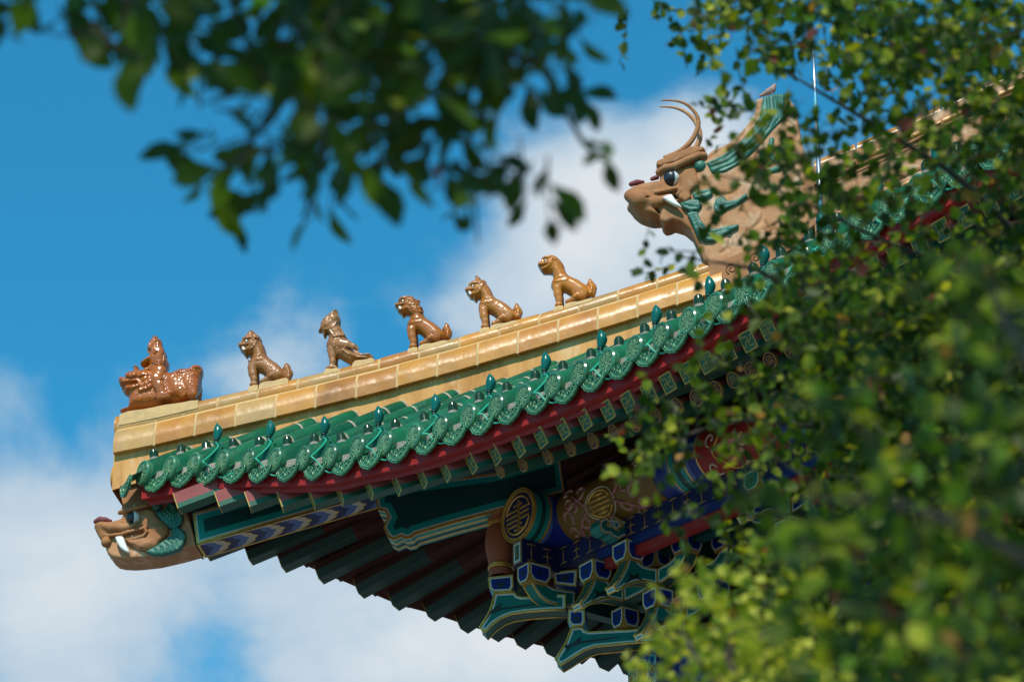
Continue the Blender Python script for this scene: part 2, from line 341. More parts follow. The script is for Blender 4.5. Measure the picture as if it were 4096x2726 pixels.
def drip_mesh():
    mb = MB()
    half = [(0, -.184), (.020, -.170), (.050, -.166), (.066, -.152), (.090, -.144), (.102, -.122), (.118, -.108), (.126, -.080), (.130, -.048)]
    top = [(.095, -.060), (.05, -.074), (0, -.079)]
    poly = half + top + [(-x, z) for x, z in top[-2::-1]] + [(-x, z) for x, z in half[:0:-1]]
    yy = lambda x, z: -.014 - .02 * (-.06 - z) + .12 * x * x
    f = [(x, yy(x, z), z) for x, z in poly]
    c = (0, yy(0, -.11), -.11); n = len(f)
    mb.add(f + [c], [(i, (i + 1) % n, n) for i in range(n)]); b = [(x, y + .018, z) for x, y, z in f]
    mb.add(f + b, [(i, i + n, (i + 1) % n + n, (i + 1) % n) for i in range(n)]); mb.add(b, [tuple(range(n - 1, -1, -1))])
    q = [np.array(p) for p in f] + [np.array(f[0])]
    mb.tube([p + np.array([0, -.002, 0]) for p in q], .0065, 5, 0, False)
    q2 = [np.array((x * .8, yy(x * .8, -.105 + (z + .105) * .8) - .003, -.105 + (z + .105) * .8)) for x, z in poly[:9] + poly[-8:]]
    mb.tube([np.array((x * .83, yy(x, z) - .003, -.10 + (z + .10) * .80)) for x, z in [(-a, b) for a, b in half[:0:-1]] + half], .0045, 5, 1, False)
    for sx in (-1, 1):
        for cx, cz, r in ((.070, -.088, .015), (.036, -.112, .013), (.022, -.090, .010)):
            mb.tube([(sx * (cx + r * (1 - t * .55) * math.cos(5.2 * t)), yy(cx, cz) - .004, cz + r * (1 - t * .55) * math.sin(5.2 * t)) for t in np.linspace(0, 1, 9)], .0045, 5, 1, False)
    mb.tube([(0, yy(0, -.15) - .004, -.155), (0, yy(0, -.12) - .006, -.118)], [.004, .010], 6, 1)
    # the pan tile the drip hangs from
    rows = [[(x, y, -.062 + 1.0 * x * x + SL * y) for x in np.linspace(-.125, .125, 7)] for y in (-.015, .3)]
    mb.grid(rows)
    return mb.data('drip_tile', [M['gdisc'], M['gpale']])
def nail_mesh():
    mb = MB(); mb.lathe([(.036, -.03), (.036, .045), (.033, .064), (.024, .079), (.012, .086), (0.001, .088)], (0, 0, 0), (0, 0, 1), 16)
    mb.lathe([(.039, -.02), (.038, .000), (.035, .003)], (0, 0, 0), (0, 0, 1), 12, 1); return mb.data('nail_cap', [M['gtile_dark'], M['gmortar']])
DM, PM, NM = disc_mesh(), drip_mesh(), nail_mesh()
AX = np.array([0, 1, SL]) / math.hypot(1, SL); UPN = np.array([0, -SL, 1]) / math.hypot(1, SL)
for i, P in enumerate(DISC):
    P = np.array(P); u = P[0]
    vend = max(u - .17, P[1] + .20); vend = min(vend, 6.5)
    mb = MB(); s = -.01; Lt = (vend - P[1]); k = 0
    while s < Lt:
        seg = .36 if k == 0 else .31; e = min(s + seg, Lt + .04); r = .079
        rows = []
        for ss in (s, s + .004, e - .02):
            c = np.array([u, P[1] + ss, RZ(u, P[1] + max(ss, 0)) if ss > 0 else P[2] + SL * ss])
            rr = r - (.003 if ss == s else 0)
            ring = [c + UPN * (-.055)+ np.array([rr, 0, 0])] + [c + rr * (math.cos(a) * np.array([1, 0, 0]) + math.sin(a) * UPN) for a in np.linspace(0, math.pi, 13)] + [c + UPN * (-.055) - np.array([rr, 0, 0])]
            if k == 0 and ss < .1: ring = [p + AX * ((P[1] + .004 + (ss - s) - p[1]) / AX[1]) for p in ring]   # the front is cut plumb behind the tile end
            rows.append(ring)
        mb.grid(rows, 0)
        rows = []
        for ss in (e - .016, e + .002):
            c = np.array([u, P[1] + ss, RZ(u, P[1] + ss)])
            rows.append([c + .0805 * (math.cos(a) * np.array([1, 0, 0]) + math.sin(a) * UPN) for a in np.linspace(-.1, math.pi + .1, 13)])
        mb.grid(rows, 1); s = e; k += 1
    if u < 3.2:                                         # the last tile closes against the ridge with a rounded nose
        c = np.array([u, P[1] + Lt, RZ(u, P[1] + Lt)])
        rows = [[c + AX * .06 * math.sin(b) + .079 * math.cos(b) * (math.cos(a) * np.array([1, 0, 0]) + math.sin(a) * UPN) for a in np.linspace(0, math.pi, 11)] for b in np.linspace(0, 1.5, 5)]
        mb.grid(rows, 0)
    row = mb.build('tile_row', [M['gtile'], M['joint']], hall)
    jit = rng.normal(0, .004, 3)
    place(DM, 'tile_end_disc', Matrix.Translation(P + jit) @ Matrix.Rotation(rng.normal(0, .05), 4, 'Y'), row)
    nq = P + AX * .15 + UPN * .070
    place(NM, 'nail_cap', Matrix.Translation(nq + rng.normal(0, .004, 3)) @ Matrix.Rotation(rng.normal(0, .05), 4, 'X') @ Matrix.Rotation(rng.normal(-.12, .05), 4, 'Y'), row)
    if i + 1 < len(DISC): Q = np.array(DISC[i + 1])
    c = (P + Q) / 2; d = Q - P; yaw = math.atan2(d[1], d[0]); roll = -math.atan2(d[2], d[0])
    MD = Matrix.Translation(c) @ Matrix.Rotation(yaw * .5, 4, 'Z') @ Matrix.Rotation(roll * .8, 4, 'Y')
    place(PM, 'drip_tile', MD, hall)
place(PM, 'drip_tile', Matrix.Translation((-.63, -1.10, .606)) @ Matrix.Rotation(-.25, 4, 'Z') @ Matrix.Rotation(.05, 4, 'Y'), hall)
# far side drips and row ends, seen only from below
SW = Matrix(((0, 1, 0, 0), (1, 0, 0, 0), (0, 0, 1, 0), (0, 0, 0, 1)))
PMm = PM
for i in range(24):
    P, Q = np.array(DISC[i]), np.array(DISC[i + 1]); c = swap((P + Q) / 2)
    place(PM, 'drip_tile', Matrix.Translation(c) @ Matrix.Rotation(-math.pi / 2, 4, 'Z') @ Matrix.Scale(-1, 4, (1, 0, 0)), hall)

# --- mortar bed under the barrel tiles
mb = MB(); rows = []
for u in np.linspace(-.6, 11, 160):
    v, z = EV(u) + .028, EZ(u)
    rows.append([(u, v + .10, z + .045), (u, v, z + .0), (u, v, z - .062), (u, v + .10, z - .10)])
mb.grid(rows, 0, False); mb.build('mortar_bed', M['gmortar'], hall)

# --- red eave boards and soffit, near side and far side
def eave_boards(far):
    mb = MB(); rows = []
    prof = [(.10, -.06), (.034, -.085), (.034, -.150), (.034, -.205), (.094, -.211), (.098, -.236), (.105, -.244)]
    for u in np.linspace(-.55, 11.5, 150): rows.append([(u, EV(u) + n, EZ(u) + z) for n, z in prof])
    mb.grid(rows, 0, False)
    (mirror_mb(mb) if far else mb).build('eave_board', M['red'], hall)
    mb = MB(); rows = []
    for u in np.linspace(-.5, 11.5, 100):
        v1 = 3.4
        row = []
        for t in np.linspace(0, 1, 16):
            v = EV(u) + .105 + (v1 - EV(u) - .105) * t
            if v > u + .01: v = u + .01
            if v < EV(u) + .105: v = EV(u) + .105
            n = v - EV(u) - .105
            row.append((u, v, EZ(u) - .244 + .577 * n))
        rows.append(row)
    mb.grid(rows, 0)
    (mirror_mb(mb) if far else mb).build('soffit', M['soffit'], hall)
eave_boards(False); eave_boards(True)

# --- flying rafters: lower near corner of each tip
RT = [(-.196,-.855,.184),(.085,-.674,.155),(.323,-.562,.112),(.61,-.461,.05),(.943,-.391,-.016),(1.234,-.328,-.072),(1.534,-.266,-.114),(1.817,-.213,-.169),(2.082,-.167,-.196),(2.319,-.126,-.221),(2.587,-.085,-.246),(2.826,-.048,-.257),(3.069,-.015,-.277),(3.295,.011,-.286),(3.526,.036,-.299),(3.743,.06,-.306),(3.975,.081,-.319),(4.184,.098,-.33),(4.396,.113,-.339),(4.586,.125,-.338),(4.782,.134,-.337),(4.984,.14,-.342),(5.199,.144,-.349),(5.412,.144,-.351),(5.613,.144,-.345)]
RT += [(5.613 + .209 * k, .144, -.343) for k in range(1, 26)]
RWID, RHT = .126, .132
def fan(u):
    t = min(max((5.0 - u) / 5.2, 0), 1.05); return R_(45) * t ** 1.15
def fret(mb, o, ex, ez, nrm, mi):                       # gold fret lines on a square rafter end; ex, ez span the face
    g = lambda a, b: o + ex * a + ez * b
    segs = [(.5, .24, .5, .76), (.24, .5, .76, .5), (.5, .76, .80, .76), (.80, .76, .80, .98), (.5, .24, .20, .24), (.20, .24, .20, .02), (.24, .5, .24, .72), (.24, .72, .02, .72), (.76, .5, .76, .28), (.76, .28, .98, .28)]
    w = .0048
    for a0, b0, a1, b1 in segs:
        A, B = g(a0, b0), g(a1, b1); d = B - A; l = np.linalg.norm(d); d = d / l; p = np.cross(nrm, d)
        mb.obox(A - p * w / 2 - d * w / 2, d * (l + w), p * w, nrm * .003, mi)
def rafter(k, far):
    Q = np.array(RT[k]); u = Q[0]; ph = fan(u)
    dh = np.array([math.sin(ph), math.cos(ph), 0]); wd = np.array([-math.cos(ph), math.sin(ph), 0])
    sl = .577 * (1 - .42 * ph / R_(45)); ax = (dh + np.array([0, 0, sl])) / math.hypot(1, sl)
    up = np.cross(wd, ax); up = up if up[2] > 0 else -up
    mb = MB(); Wv = wd * RWID; Uv = up * RHT
    den = math.cos(ph) - math.sin(ph)
    Lm = min(3.3 - Q[1], (u - Q[1] - .30) / den if den > .02 else 2.0) / 1.0
    L_ = .3
    while L_ < Lm:                                       # stop before the rafter would reach the tiles
        p_ = Q + ax * (L_ + .05)
        if p_[2] + .16 > RZ(max(p_[0], p_[1]), min(p_[0], p_[1])) - .10: break
        L_ += .05
    Lm = min(Lm, max(L_, .35))
    L1 = min(.62, Lm * .7); L2 = max(.06, min(Lm, 3.4) - L1)
    e0 = Q - Wv * max(0, 1 - k / 4.0) * (0 if far else 1)
    if far: e0 = Q - Wv * 0
    # body: lower half green, upper half red; beyond L1 all red
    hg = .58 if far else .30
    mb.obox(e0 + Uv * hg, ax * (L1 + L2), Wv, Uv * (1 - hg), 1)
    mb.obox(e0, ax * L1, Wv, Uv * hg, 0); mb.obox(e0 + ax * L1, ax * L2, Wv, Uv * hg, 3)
    # painted end: gold frame, green field, gold fret
    nrm = -ax
    fr = .008
    for o, a, b in ((e0, Wv, up * fr), (e0 + Uv - up * fr, Wv, up * fr), (e0 + up * fr, wd * fr, Uv - 2 * up * fr), (e0 + Wv - wd * fr + up * fr, wd * fr, Uv - 2 * up * fr)):
        mb.obox(o, a, b, nrm * .006, 2)
    mb.obox(e0 + wd * fr + up * fr, Wv - 2 * wd * fr, Uv - 2 * up * fr, nrm * .002, 0)
    if u < 8: fret(mb, e0 + nrm * .002, Wv, Uv, nrm, 2)
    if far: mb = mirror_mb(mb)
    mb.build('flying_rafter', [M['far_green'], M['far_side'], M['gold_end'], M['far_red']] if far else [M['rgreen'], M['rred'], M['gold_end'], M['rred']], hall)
for k in range(44): rafter(k, False)
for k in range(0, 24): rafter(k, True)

# --- round rafters below them with painted ends
def round_rafter(k):
    Q = np.array(RT[k]); u = Q[0]; ph = fan(u)
    dh = np.array([math.sin(ph), math.cos(ph), 0]); sl = .577 * (1 - .42 * ph / R_(45)); ax = (dh + np.array([0, 0, sl])) / math.hypot(1, sl)
    wd = np.array([-math.cos(ph), math.sin(ph), 0]); up = np.cross(wd, ax); up = up if up[2] > 0 else -up
    c = Q + wd * RWID / 2 + ax * .565 - up * .062; r = .060
    mb = MB(); n = 20
    for half, mi in ((0, 1), (1, 0)):
        rows = []
        for s in (0, 2.6):
            rows.append([c + ax * s + r * (math.cos(a) * wd + math.sin(a) * up) for a in np.linspace(math.pi * half, math.pi * (half + 1), 11)])
        mb.grid(rows, mi)
    mb.lathe([(0.001, .004), (.050, .004), (.050, .008), (r + .001, .008), (r + .001, -.012)], c, -ax, n, [3, 2, 2, 2])
    s = [(-.026, .030, .026, .030), (-.036, .012, -.010, .012), (.010, .012, .036, .012), (0, .036, 0, -.036), (-.036, -.004, .036, -.004), (-.036, -.016, -.010, -.016), (.010, -.016, .036, -.016), (-.024, -.016, -.024, -.034), (.024, -.016, .024, -.034), (-.024, .012, -.024, .030), (.024, .012, .024, .030)]
    for x0, z0, x1, z1 in s:
        A = c + wd * x0 + up * z0; B = c + wd * x1 + up * z1; d = B - A; l = np.linalg.norm(d); d /= l; p = np.cross(-ax, d)
        mb.obox(A - p * .0035 - ax * .004, d * l, p * .007, -ax * .004, 2)
    mb.build('round_rafter', [M['rgreen'], M['rred'], M['gold_dim'], M['navy']], hall)
for k in range(8, 44): round_rafter(k)

# ================================================================ hip ridge
CREST = [(-1.403,1.234),(-1.082,1.278),(-.593,1.365),(.044,1.473),(.688,1.594),(1.324,1.729),(1.949,1.876),(2.569,2.031),(3.192,2.194),(3.6,2.32)]
def CZ(h): return float(np.interp(h, [c[0] for c in CREST], [c[1] for c in CREST]))
rid = MB(); h0, h1 = -1.39, 3.45
hs = np.linspace(h0, h1, 60)
def rz_base(h): return RZ(h / 2 ** .5, h / 2 ** .5) - .06
# plaster body (two slightly battered faces)
rows = []
for h in hs:
    c = CZ(h); rows.append([HW(h, .158, min(c - .40, rz_base(h) + .02) - .18), HW(h, .150, c - .30), HW(h, .10, c - .15), HW(h, -.10, c - .15), HW(h, -.150, c - .30), HW(h, -.158, min(c - .40, rz_base(h) + .02) - .18)])
rid.grid(rows, 0, False); rid.poly(rows[0][::-1]); 
ridge = rid.build('hip_ridge', [M['plaster']], hall)
# cap course: half-round tiles with mortar joints
JT = [-1.40, -1.082, -.86, -.593, -.274, .044, .366, .688, 1.005, 1.324, 1.636, 1.949, 2.262, 2.569, 2.876, 3.192, 3.45]
def course(name, top, rad_w, rad_z, angs, joints, extra=None, mats=('ytile', 'mortar'), gap=.020, pale=()):
    for q in range(len(joints) - 1):
        mb = MB(); a, b = joints[q] + gap / 2, joints[q + 1] - gap / 2
        jz = rng.normal(0, .002)
        rows = []
        for h in np.linspace(a, b, 6):
            z = CZ(h) + top + jz; e = 1 - (.012 if h in (a, b) else 0)
            prof = [(rad_w * math.cos(t) * e, z + rad_z * math.sin(t) * e) for t in angs]
            if extra: prof = [(x, z + dz) for x, dz in extra] + prof + [(-x, z + dz) for x, dz in extra[::-1]]
            rows.append([HW(h, x, zz) for x, zz in prof])
        mb.grid(rows, 0, extra is None); 
        if extra is not None: mb.sm = [True] * len(mb.sm)
        mb.poly(rows[0][::-1]); mb.poly(rows[-1])
        if q + 1 < len(joints) - 1:
            rows = []
            for h in (b - .002, b + gap + .002):
                z = CZ(h) + top - .004
                prof = [(rad_w * .965 * math.cos(t), z + rad_z * .965 * math.sin(t)) for t in angs]
                if extra: prof = [(x * .985, z + dz) for x, dz in extra] + prof + [(-x * .985, z + dz) for x, dz in extra[::-1]]
                rows.append([HW(h, x, zz) for x, zz in prof])
            mb.grid(rows, 1, False)
        o = mb.build(name, [M['ytile_pale'] if (q in pale) else M['ytile_deep'] if (q * 7 + len(joints)) % 5 in (1, 3) else M[mats[0]], M[mats[1]]], ridge)
        o.data.set_sharp_from_angle(angle=R_(38)) if hasattr(o.data, 'set_sharp_from_angle') else None
course('ridge_cap_tile', -.095, .108, .095, np.linspace(-.5, math.pi + .5, 19), JT, pale=(0, 1, 2, 3, 5, 8, 12))
JT2 = [-1.395, -1.06, -.74, -.42, -.105, .21, .53, .85, 1.165, 1.48, 1.795, 2.11, 2.42, 2.73, 3.04, 3.40]
course('ridge_side_tile', 0, 0, 0, [], JT2, extra=[(.140, -.374), (.204, -.374), (.205, -.304), (.2045, -.292), (.2030, -.281), (.2003, -.267), (.1955, -.249), (.188, -.226), (.176, -.198), (.160, -.174), (.138, -.161), (.104, -.156)], pale=(0, 3))
# mortar between the two courses
mb = MB(); rows = []
for h in hs: c = CZ(h); rows.append([HW(h, w, c + dz) for w, dz in ((.160, -.19), (.124, -.150), (.100, -.130), (-.100, -.130), (-.124, -.150), (-.160, -.19))])
mb.grid(rows, 0, False); mb.poly(rows[0][::-1]); mb.build('ridge_mortar', M['mortar'], ridge)
# end of the ridge: dark round openings and the stub tile below
mb = MB()
c = HW(-1.40, 0, CZ(-1.4) - .088); axh = np.array([-1, -1, 0]) / 2 ** .5
mb.lathe([(.10, -.03), (.112, .0), (.112, .012), (.085, .016), (.08, .006), (.001, .004)], c, axh, 20)
mb.build('ridge_end_tile', M['ytile'], ridge); mb = MB()
c2 = HW(-1.36, .0, .735)
mb.lathe([(.095, -.12), (.095, .03), (.105, .045), (.098, .062), (.001, .064)], c2, axh + np.array([0, 0, .12]), 20)
mb.build('ridge_end_tile', M['ytile'], ridge)
# painted block under the ridge end, above the dragon head
mb = MB(); P = [(478, 1950), (482, 1900), (560, 1890), (640, 1930), (668, 2010), (640, 2046), (560, 2062), (508, 2056), (490, 2010)]
q = [hp(x, y, .13) for x, y in P]; nw = np.array([1, -1, 0]) / 2 ** .5
mb.prism(q, -nw * .26, 0); mb.build('ridge_end_block', M['terra'], hall)

# --- tall upper ridge behind the dragon head
UP = [(3.5, 2.76), (3.999, 2.968), (4.855, 3.30), (5.49, 3.588), (5.814, 3.716), (7.5, 4.55)]
def UZ(h): return float(np.interp(h, [c[0] for c in UP], [c[1] for c in UP]))
mb = MB(); rows = []
for h in np.linspace(4.12, 7.4, 26):
    z = UZ(h); zb = min(RZ(h / 2 ** .5, h / 2 ** .5) - .1, z - .7)
    rows.append([HW(h, w, zz) for w, zz in ((.15, zb), (.14, z - .1), (-.14, z - .1), (-.15, zb))])
mb.grid(rows, 0, False); upper = mb.build('upper_ridge', M['terra_pale'], hall)
def band(name, dz, rw, rz, m, half=False, n=16, off=0.0):
    mb = MB(); rows = []; J = np.arange(4.13, 7.4, .34)
    for q in range(len(J) - 1):
        rr = []
        for h in (J[q] + .008, J[q + 1] - .008):
            z = UZ(h) + dz
            rr.append([HW(h, off + rw * math.cos(t), z + rz * math.sin(t)) for t in np.linspace(-.3, math.pi + .3, n)])
        mb.grid(rr); mb.poly(rr[0][::-1]); mb.poly(rr[1])
    mb.build(name, m, upper)
band('ridge_cap_tile', -.085, .105, .09, M['ytile'])
band('ridge_side_tile', -.215, .17, .055, M['ytile'])
band('ridge_base_tile', -.62, .20, .055, M['ytile'])
mb = MB()
for dz, w in ((-.262, .168), (-.300, .150), (-.52, .155)):
    rows = [[HW(h, x, UZ(h) + dz + zz) for x, zz in ((w, -.012), (w, .012), (-w, .012), (-w, -.012))] for h in np.linspace(4.13, 7.38, 16)]
    mb.grid(rows, 0, False, True)
mb.build('ridge_ledge', M['terra'], upper)
# ================================================================ painted timber under the eaves
c0 = 1.463
NW_ = np.array([1, -1, 0]) / 2 ** .5                      # towards the near side of the hip plane
ZA = lambda x, y: (1880 + x * .318810, 2140 + y * .318810)
ZB = lambda x, y: (2300 + x * .318907, 2060 + y * .318907)
Z6 = lambda x, y: (1700 + x * .339559, 2194 + y * .339559)
Z7 = lambda x, y: (1900 + x * .339559, 1800 + y * .339559)
def painted(name, poly, thick, mats, t1=.011, t2=.010, parent=None, side=None, edge=True, dot=None, extra=None):
    """a board cut to a traced outline: gold edge, white line, painted field on its two broad faces"""
    bm = bmesh.new(); o = WL[parent.name]
    P = [Vector(np.array(p) - o) for p in poly]; T = Vector(thick)
    n = len(P); nn = Vector((0, 0, 0))
    for i in range(n): nn += P[i].cross(P[(i + 1) % n])
    if nn.dot(T) > 0: P = P[::-1]
    a = [bm.verts.new(p) for p in P]; b = [bm.verts.new(p + T) for p in P]
    f = bm.faces.new(a); g = bm.faces.new(b[::-1]); f.material_index = 2; g.material_index = 2
    for i in range(n):
        q = bm.faces.new((a[i], b[i], b[(i + 1) % n], a[(i + 1) % n])); q.material_index = 3
    bm.normal_update()
    for face in (f, g):
        r = bmesh.ops.inset_individual(bm, faces=[face], thickness=t1, use_even_offset=True)
        for q in r['faces']: q.material_index = 0
        r = bmesh.ops.inset_individual(bm, faces=[face], thickness=t2, use_even_offset=True)
        for q in r['faces']: q.material_index = 1
    bm.normal_update()
    me = bpy.data.meshes.new(name); bm.to_mesh(me); bm.free()
    for m in mats + [side or M['gold_dim']]: me.materials.append(m)
    ob = link(me, name, parent)
    return ob
GWT = [M['gold'], M['white'], M['teal']]; GWB = [M['gold'], M['white'], M['blue']]
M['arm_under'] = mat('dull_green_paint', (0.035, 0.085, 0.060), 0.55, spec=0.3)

# --- corner beams
def beam_panel(mb, quad, off, mats_w):                    # nested rectangles on a side face
    q = [np.array(p, float) for p in quad]; c = sum(q) / 4
    for k, (d, mi) in enumerate(mats_w):
        e = []
        for i in range(4):
            a = q[i]; n1 = q[(i + 1) % 4] - a; n0 = q[i - 1] - a
            e.append(a + d * (n1 / np.linalg.norm(n1) + n0 / np.linalg.norm(n0)))
        mb.poly([p + off * (.002 * (k + 1)) for p in e], mi)
bw = .13
side = [(768, 2048), (787, 2175), (1494, 1972), (1960, 1834), (1960, 1700), (1494, 1840)]
mb = MB(); P = [hp(x, y, bw) for x, y in side]; mb.prism(P, -NW_ * 2 * bw, 0, 1)
quad = [hp(772, 2052, bw), hp(787, 2175, bw), hp(1494, 1972, bw), hp(1478, 1850, bw)]
beam_panel(mb, quad, NW_, [(0, 2), (.018, 3), (.026, 4), (.075, 5)])
# clouds on the underside, wave after wave
A0 = hp(787, 2175, bw); A1 = hp(1494, 1972, bw); dl = A1 - A0; LL = np.linalg.norm(dl); dl /= LL; dn = np.cross(dl, NW_); dn = dn if dn[2] < 0 else -dn
def wave(s0):
    out = []
    for t in np.linspace(0, 1, 25):
        k = math.sin(math.pi * t); lob = abs(math.sin(3 * math.pi * t))
        s = s0 + .085 * k + .020 * lob - .03
        s = min(max(s, .018), LL)
        out.append(A0 + dl * s - NW_ * (2 * bw) * (.06 + .88 * t) + dn * .004)
    return out
s = -.06; cyc = 0; ncol = [7, 8, 9]; wid = [.085, .070, .062]
while s < LL:
    a = wave(s); b = wave(s + wid[cyc % 3]); mb.grid([a, b], ncol[cyc % 3], False)
    if cyc % 3 == 2:
        mb.grid([[p + dn * .002 for p in wave(s + wid[2] - .006)], [p + dn * .002 for p in wave(s + wid[2] + .006)]], 2, False)
    s += wid[cyc % 3]; cyc += 1
for tt in (0, .94):
    p = A0 - NW_ * 2 * bw * tt + dn * .005; mb.obox(p, dl * LL, -NW_ * 2 * bw * .06, dn * .003, 2)
p = A0 + dn * .006; mb.obox(p, dl * .02, -NW_ * 2 * bw, dn * .003, 2)
mb.build('corner_beam', [M['teal'], M['navy'], M['gold'], M['white'], M['teal_mid'], M['teal_dark'], M['gold'], M['navy'], M['midblue'], M['cream']], hall)
lw = [(1498, 1965), (1502, 1995), (1512, 2038), (1540, 2042), (1553, 2068), (1538, 2092), (1534, 2112), (1553, 2146), (1575, 2157), (1604, 2143), (1622, 2152), (1646, 2147), (1662, 2134), (1800, 2093), (2009, 2037), (2260, 1966), (2240, 1830), (1980, 1890), (1640, 1935)]
mb = MB(); P = [hp(x, y, .115) for x, y in lw]; mb.prism(P, -NW_ * .23, 0, 1)
n = len(P); cen = hp(1720, 2050, .115)
def inner(d):
    out = []
    for i in range(n):
        a, b, c = P[i - 1], P[i], P[(i + 1) % n]; e1 = (b - a) / np.linalg.norm(b - a); e2 = (c - b) / np.linalg.norm(c - b)
        m_ = np.cross(e1, NW_) + np.cross(e2, NW_); m_ /= np.linalg.norm(m_) + 1e-9; 
        if i == 0: sgn = None
        out.append(b + m_ * d)
    return out
tst = inner(.02); sg = 1 if np.linalg.norm(tst[7] - cen) < np.linalg.norm(P[7] - cen) else -1
for k, (d, mi) in enumerate([(.000, 2), (.020, 3), (.028, 4), (.075, 5)]):
    mb.poly([p + NW_ * .0015 * (k + 1) for p in inner(sg * d)], mi)
# stripes running along the underside
low = P[1:15]; 
for (f0, f1, mi) in ((.0, .08, 2), (.08, .30, 4), (.30, .34, 6), (.34, .46, 2), (.46, .56, 4), (.56, .72, 5), (.72, .76, 6), (.76, .88, 2), (.88, 1.0, 4)):
    rows = [[p - NW_ * .23 * f0 + np.array([0, 0, -.003]) for p in low], [p - NW_ * .23 * f1 + np.array([0, 0, -.003]) for p in low]]
    mb.grid(rows, mi, False)
mb.build('lower_corner_beam', [M['teal'], M['arm_under'], M['gold'], M['white'], M['teal_mid'], M['teal_dark'], M['mint']], hall)

# --- baluster under the beam
mb = MB(); b = HW(1.625, 0, -.305)
prof = [(.088, .0), (.094, .045), (.092, .062), (.098, .066), (.099, .090), (.093, .094), (.090, .10), (.103, .16), (.117, .24), (.119, .30), (.112, .36), (.098, .405), (.093, .412), (.099, .416), (.100, .440), (.094, .444), (.096, .47), (.108, .53), (.120, .56), (.12, .62)]
mi = [0] * 19; mi[2] = mi[3] = mi[4] = 1; mi[12] = mi[13] = mi[14] = 1
mb.lathe(prof, b, (0, 0, 1), 28, mi); mb.build('baluster', [M['vase'], M['gold']], hall)

# --- purlins
PR = .212
def pz_(u): return .08 - .062 * (u - c0)
mb = MB(); bands = [(c0 - .1, 1.72, 2), (1.72, 2.86, 0), (2.86, 2.885, 7), (2.885, 3.02, 2), (3.02, 3.05, 6), (3.05, 3.065, 1), (3.065, 3.115, 4), (3.115, 3.17, 5), (3.17, 3.22, 4), (3.22, 3.235, 1), (3.235, 3.27, 6), (3.27, 3.36, 2), (3.36, 3.375, 1), (3.375, 4.25, 3), (4.25, 4.265, 1), (4.265, 4.35, 2), (4.35, 4.45, 6), (4.45, 4.52, 4), (4.52, 4.6, 5), (4.6, 4.66, 1), (4.66, 4.9, 2), (4.9, 5.0, 4), (5.0, 5.02, 1), (5.02, 6.6, 0), (6.6, 6.62, 1), (6.62, 6.8, 4), (6.8, 12, 2)]
def cyl(mb, a, b, mi, zf, ax, n=40, R=PR):
    rows = []
    for s_ in (a, b):
        if ax == 'u': rows.append([(s_, c0 + R * math.sin(t), zf(s_) + R * math.cos(t)) for t in np.linspace(0, 2 * math.pi, n, endpoint=False)])
        else: rows.append([(c0 + R * math.sin(t), s_, zf(s_) + R * math.cos(t)) for t in np.linspace(0, 2 * math.pi, n, endpoint=False)])
    mb.grid(rows, mi, True, True)
for a, bb, m_ in bands: cyl(mb, a, bb, m_, pz_, 'u')
PM_ = [mat('brown_field_paint', (0.17, 0.095, 0.016), 0.5, spec=0.3), M['gold'], M['blue'], M['red'], M['teal_mid'], M['teal_dark'], M['midblue'], M['black'], mat('pink_paint', (0.40, 0.14, 0.14), 0.55), M['cream'], mat('dark_scroll_paint', (0.10, 0.03, 0.035), 0.5)]
def onpur(u, a, r=.003):                                  # a: angle down the near face, 0 = facing outwards
    return np.array([u, c0 - (PR + r) * math.cos(a), pz_(u) - (PR + r) * math.sin(a)])
def curve_on(pts, r, mi, lift=.001): mb.tube([onpur(u, a, lift) for u, a in pts], r, 6, mi)
def medallion(uc, ac, ru, ra):
    ring = [(uc + ru * math.cos(t), ac + ra * math.sin(t)) for t in np.linspace(0, 2 * math.pi, 33)]
    mb.add([onpur(u, a, .003) for u, a in ring[:-1]] + [onpur(uc, ac, .003)], [(i, (i + 1) % 32, 32) for i in range(32)], 0)
    curve_on(ring, .007, 9, .003)
    for (t0, t1) in ((.35, math.pi - .35), (math.pi + .35, 2 * math.pi - .35)):
        curve_on([(uc + ru * .80 * math.cos(t), ac + ra * .80 * math.sin(t)) for t in np.linspace(t0, t1, 14)], .010, 1, .004)
    for y, w in ((-.55, .45), (-.28, .80), (0, .95), (.28, .80), (.55, .45)):
        curve_on([(uc - ru * w * .78, ac + ra * y), (uc + ru * w * .78, ac + ra * y)], .010, 1, .005)
    curve_on([(uc, ac - ra * .68), (uc, ac + ra * .68)], .010, 1, .006)
medallion(2.235, .42, .165, .60)
def scroll(uc, ac, s, turn, flip, mi, rr):
    pts = []
    for t in np.linspace(0, 1, 16):
        r = s * (1 - .72 * t); th = turn + flip * 5.2 * t
        pts.append((uc + r * math.cos(th), ac + r * math.sin(th) / PR))
    curve_on(pts, rr, mi, .0005)
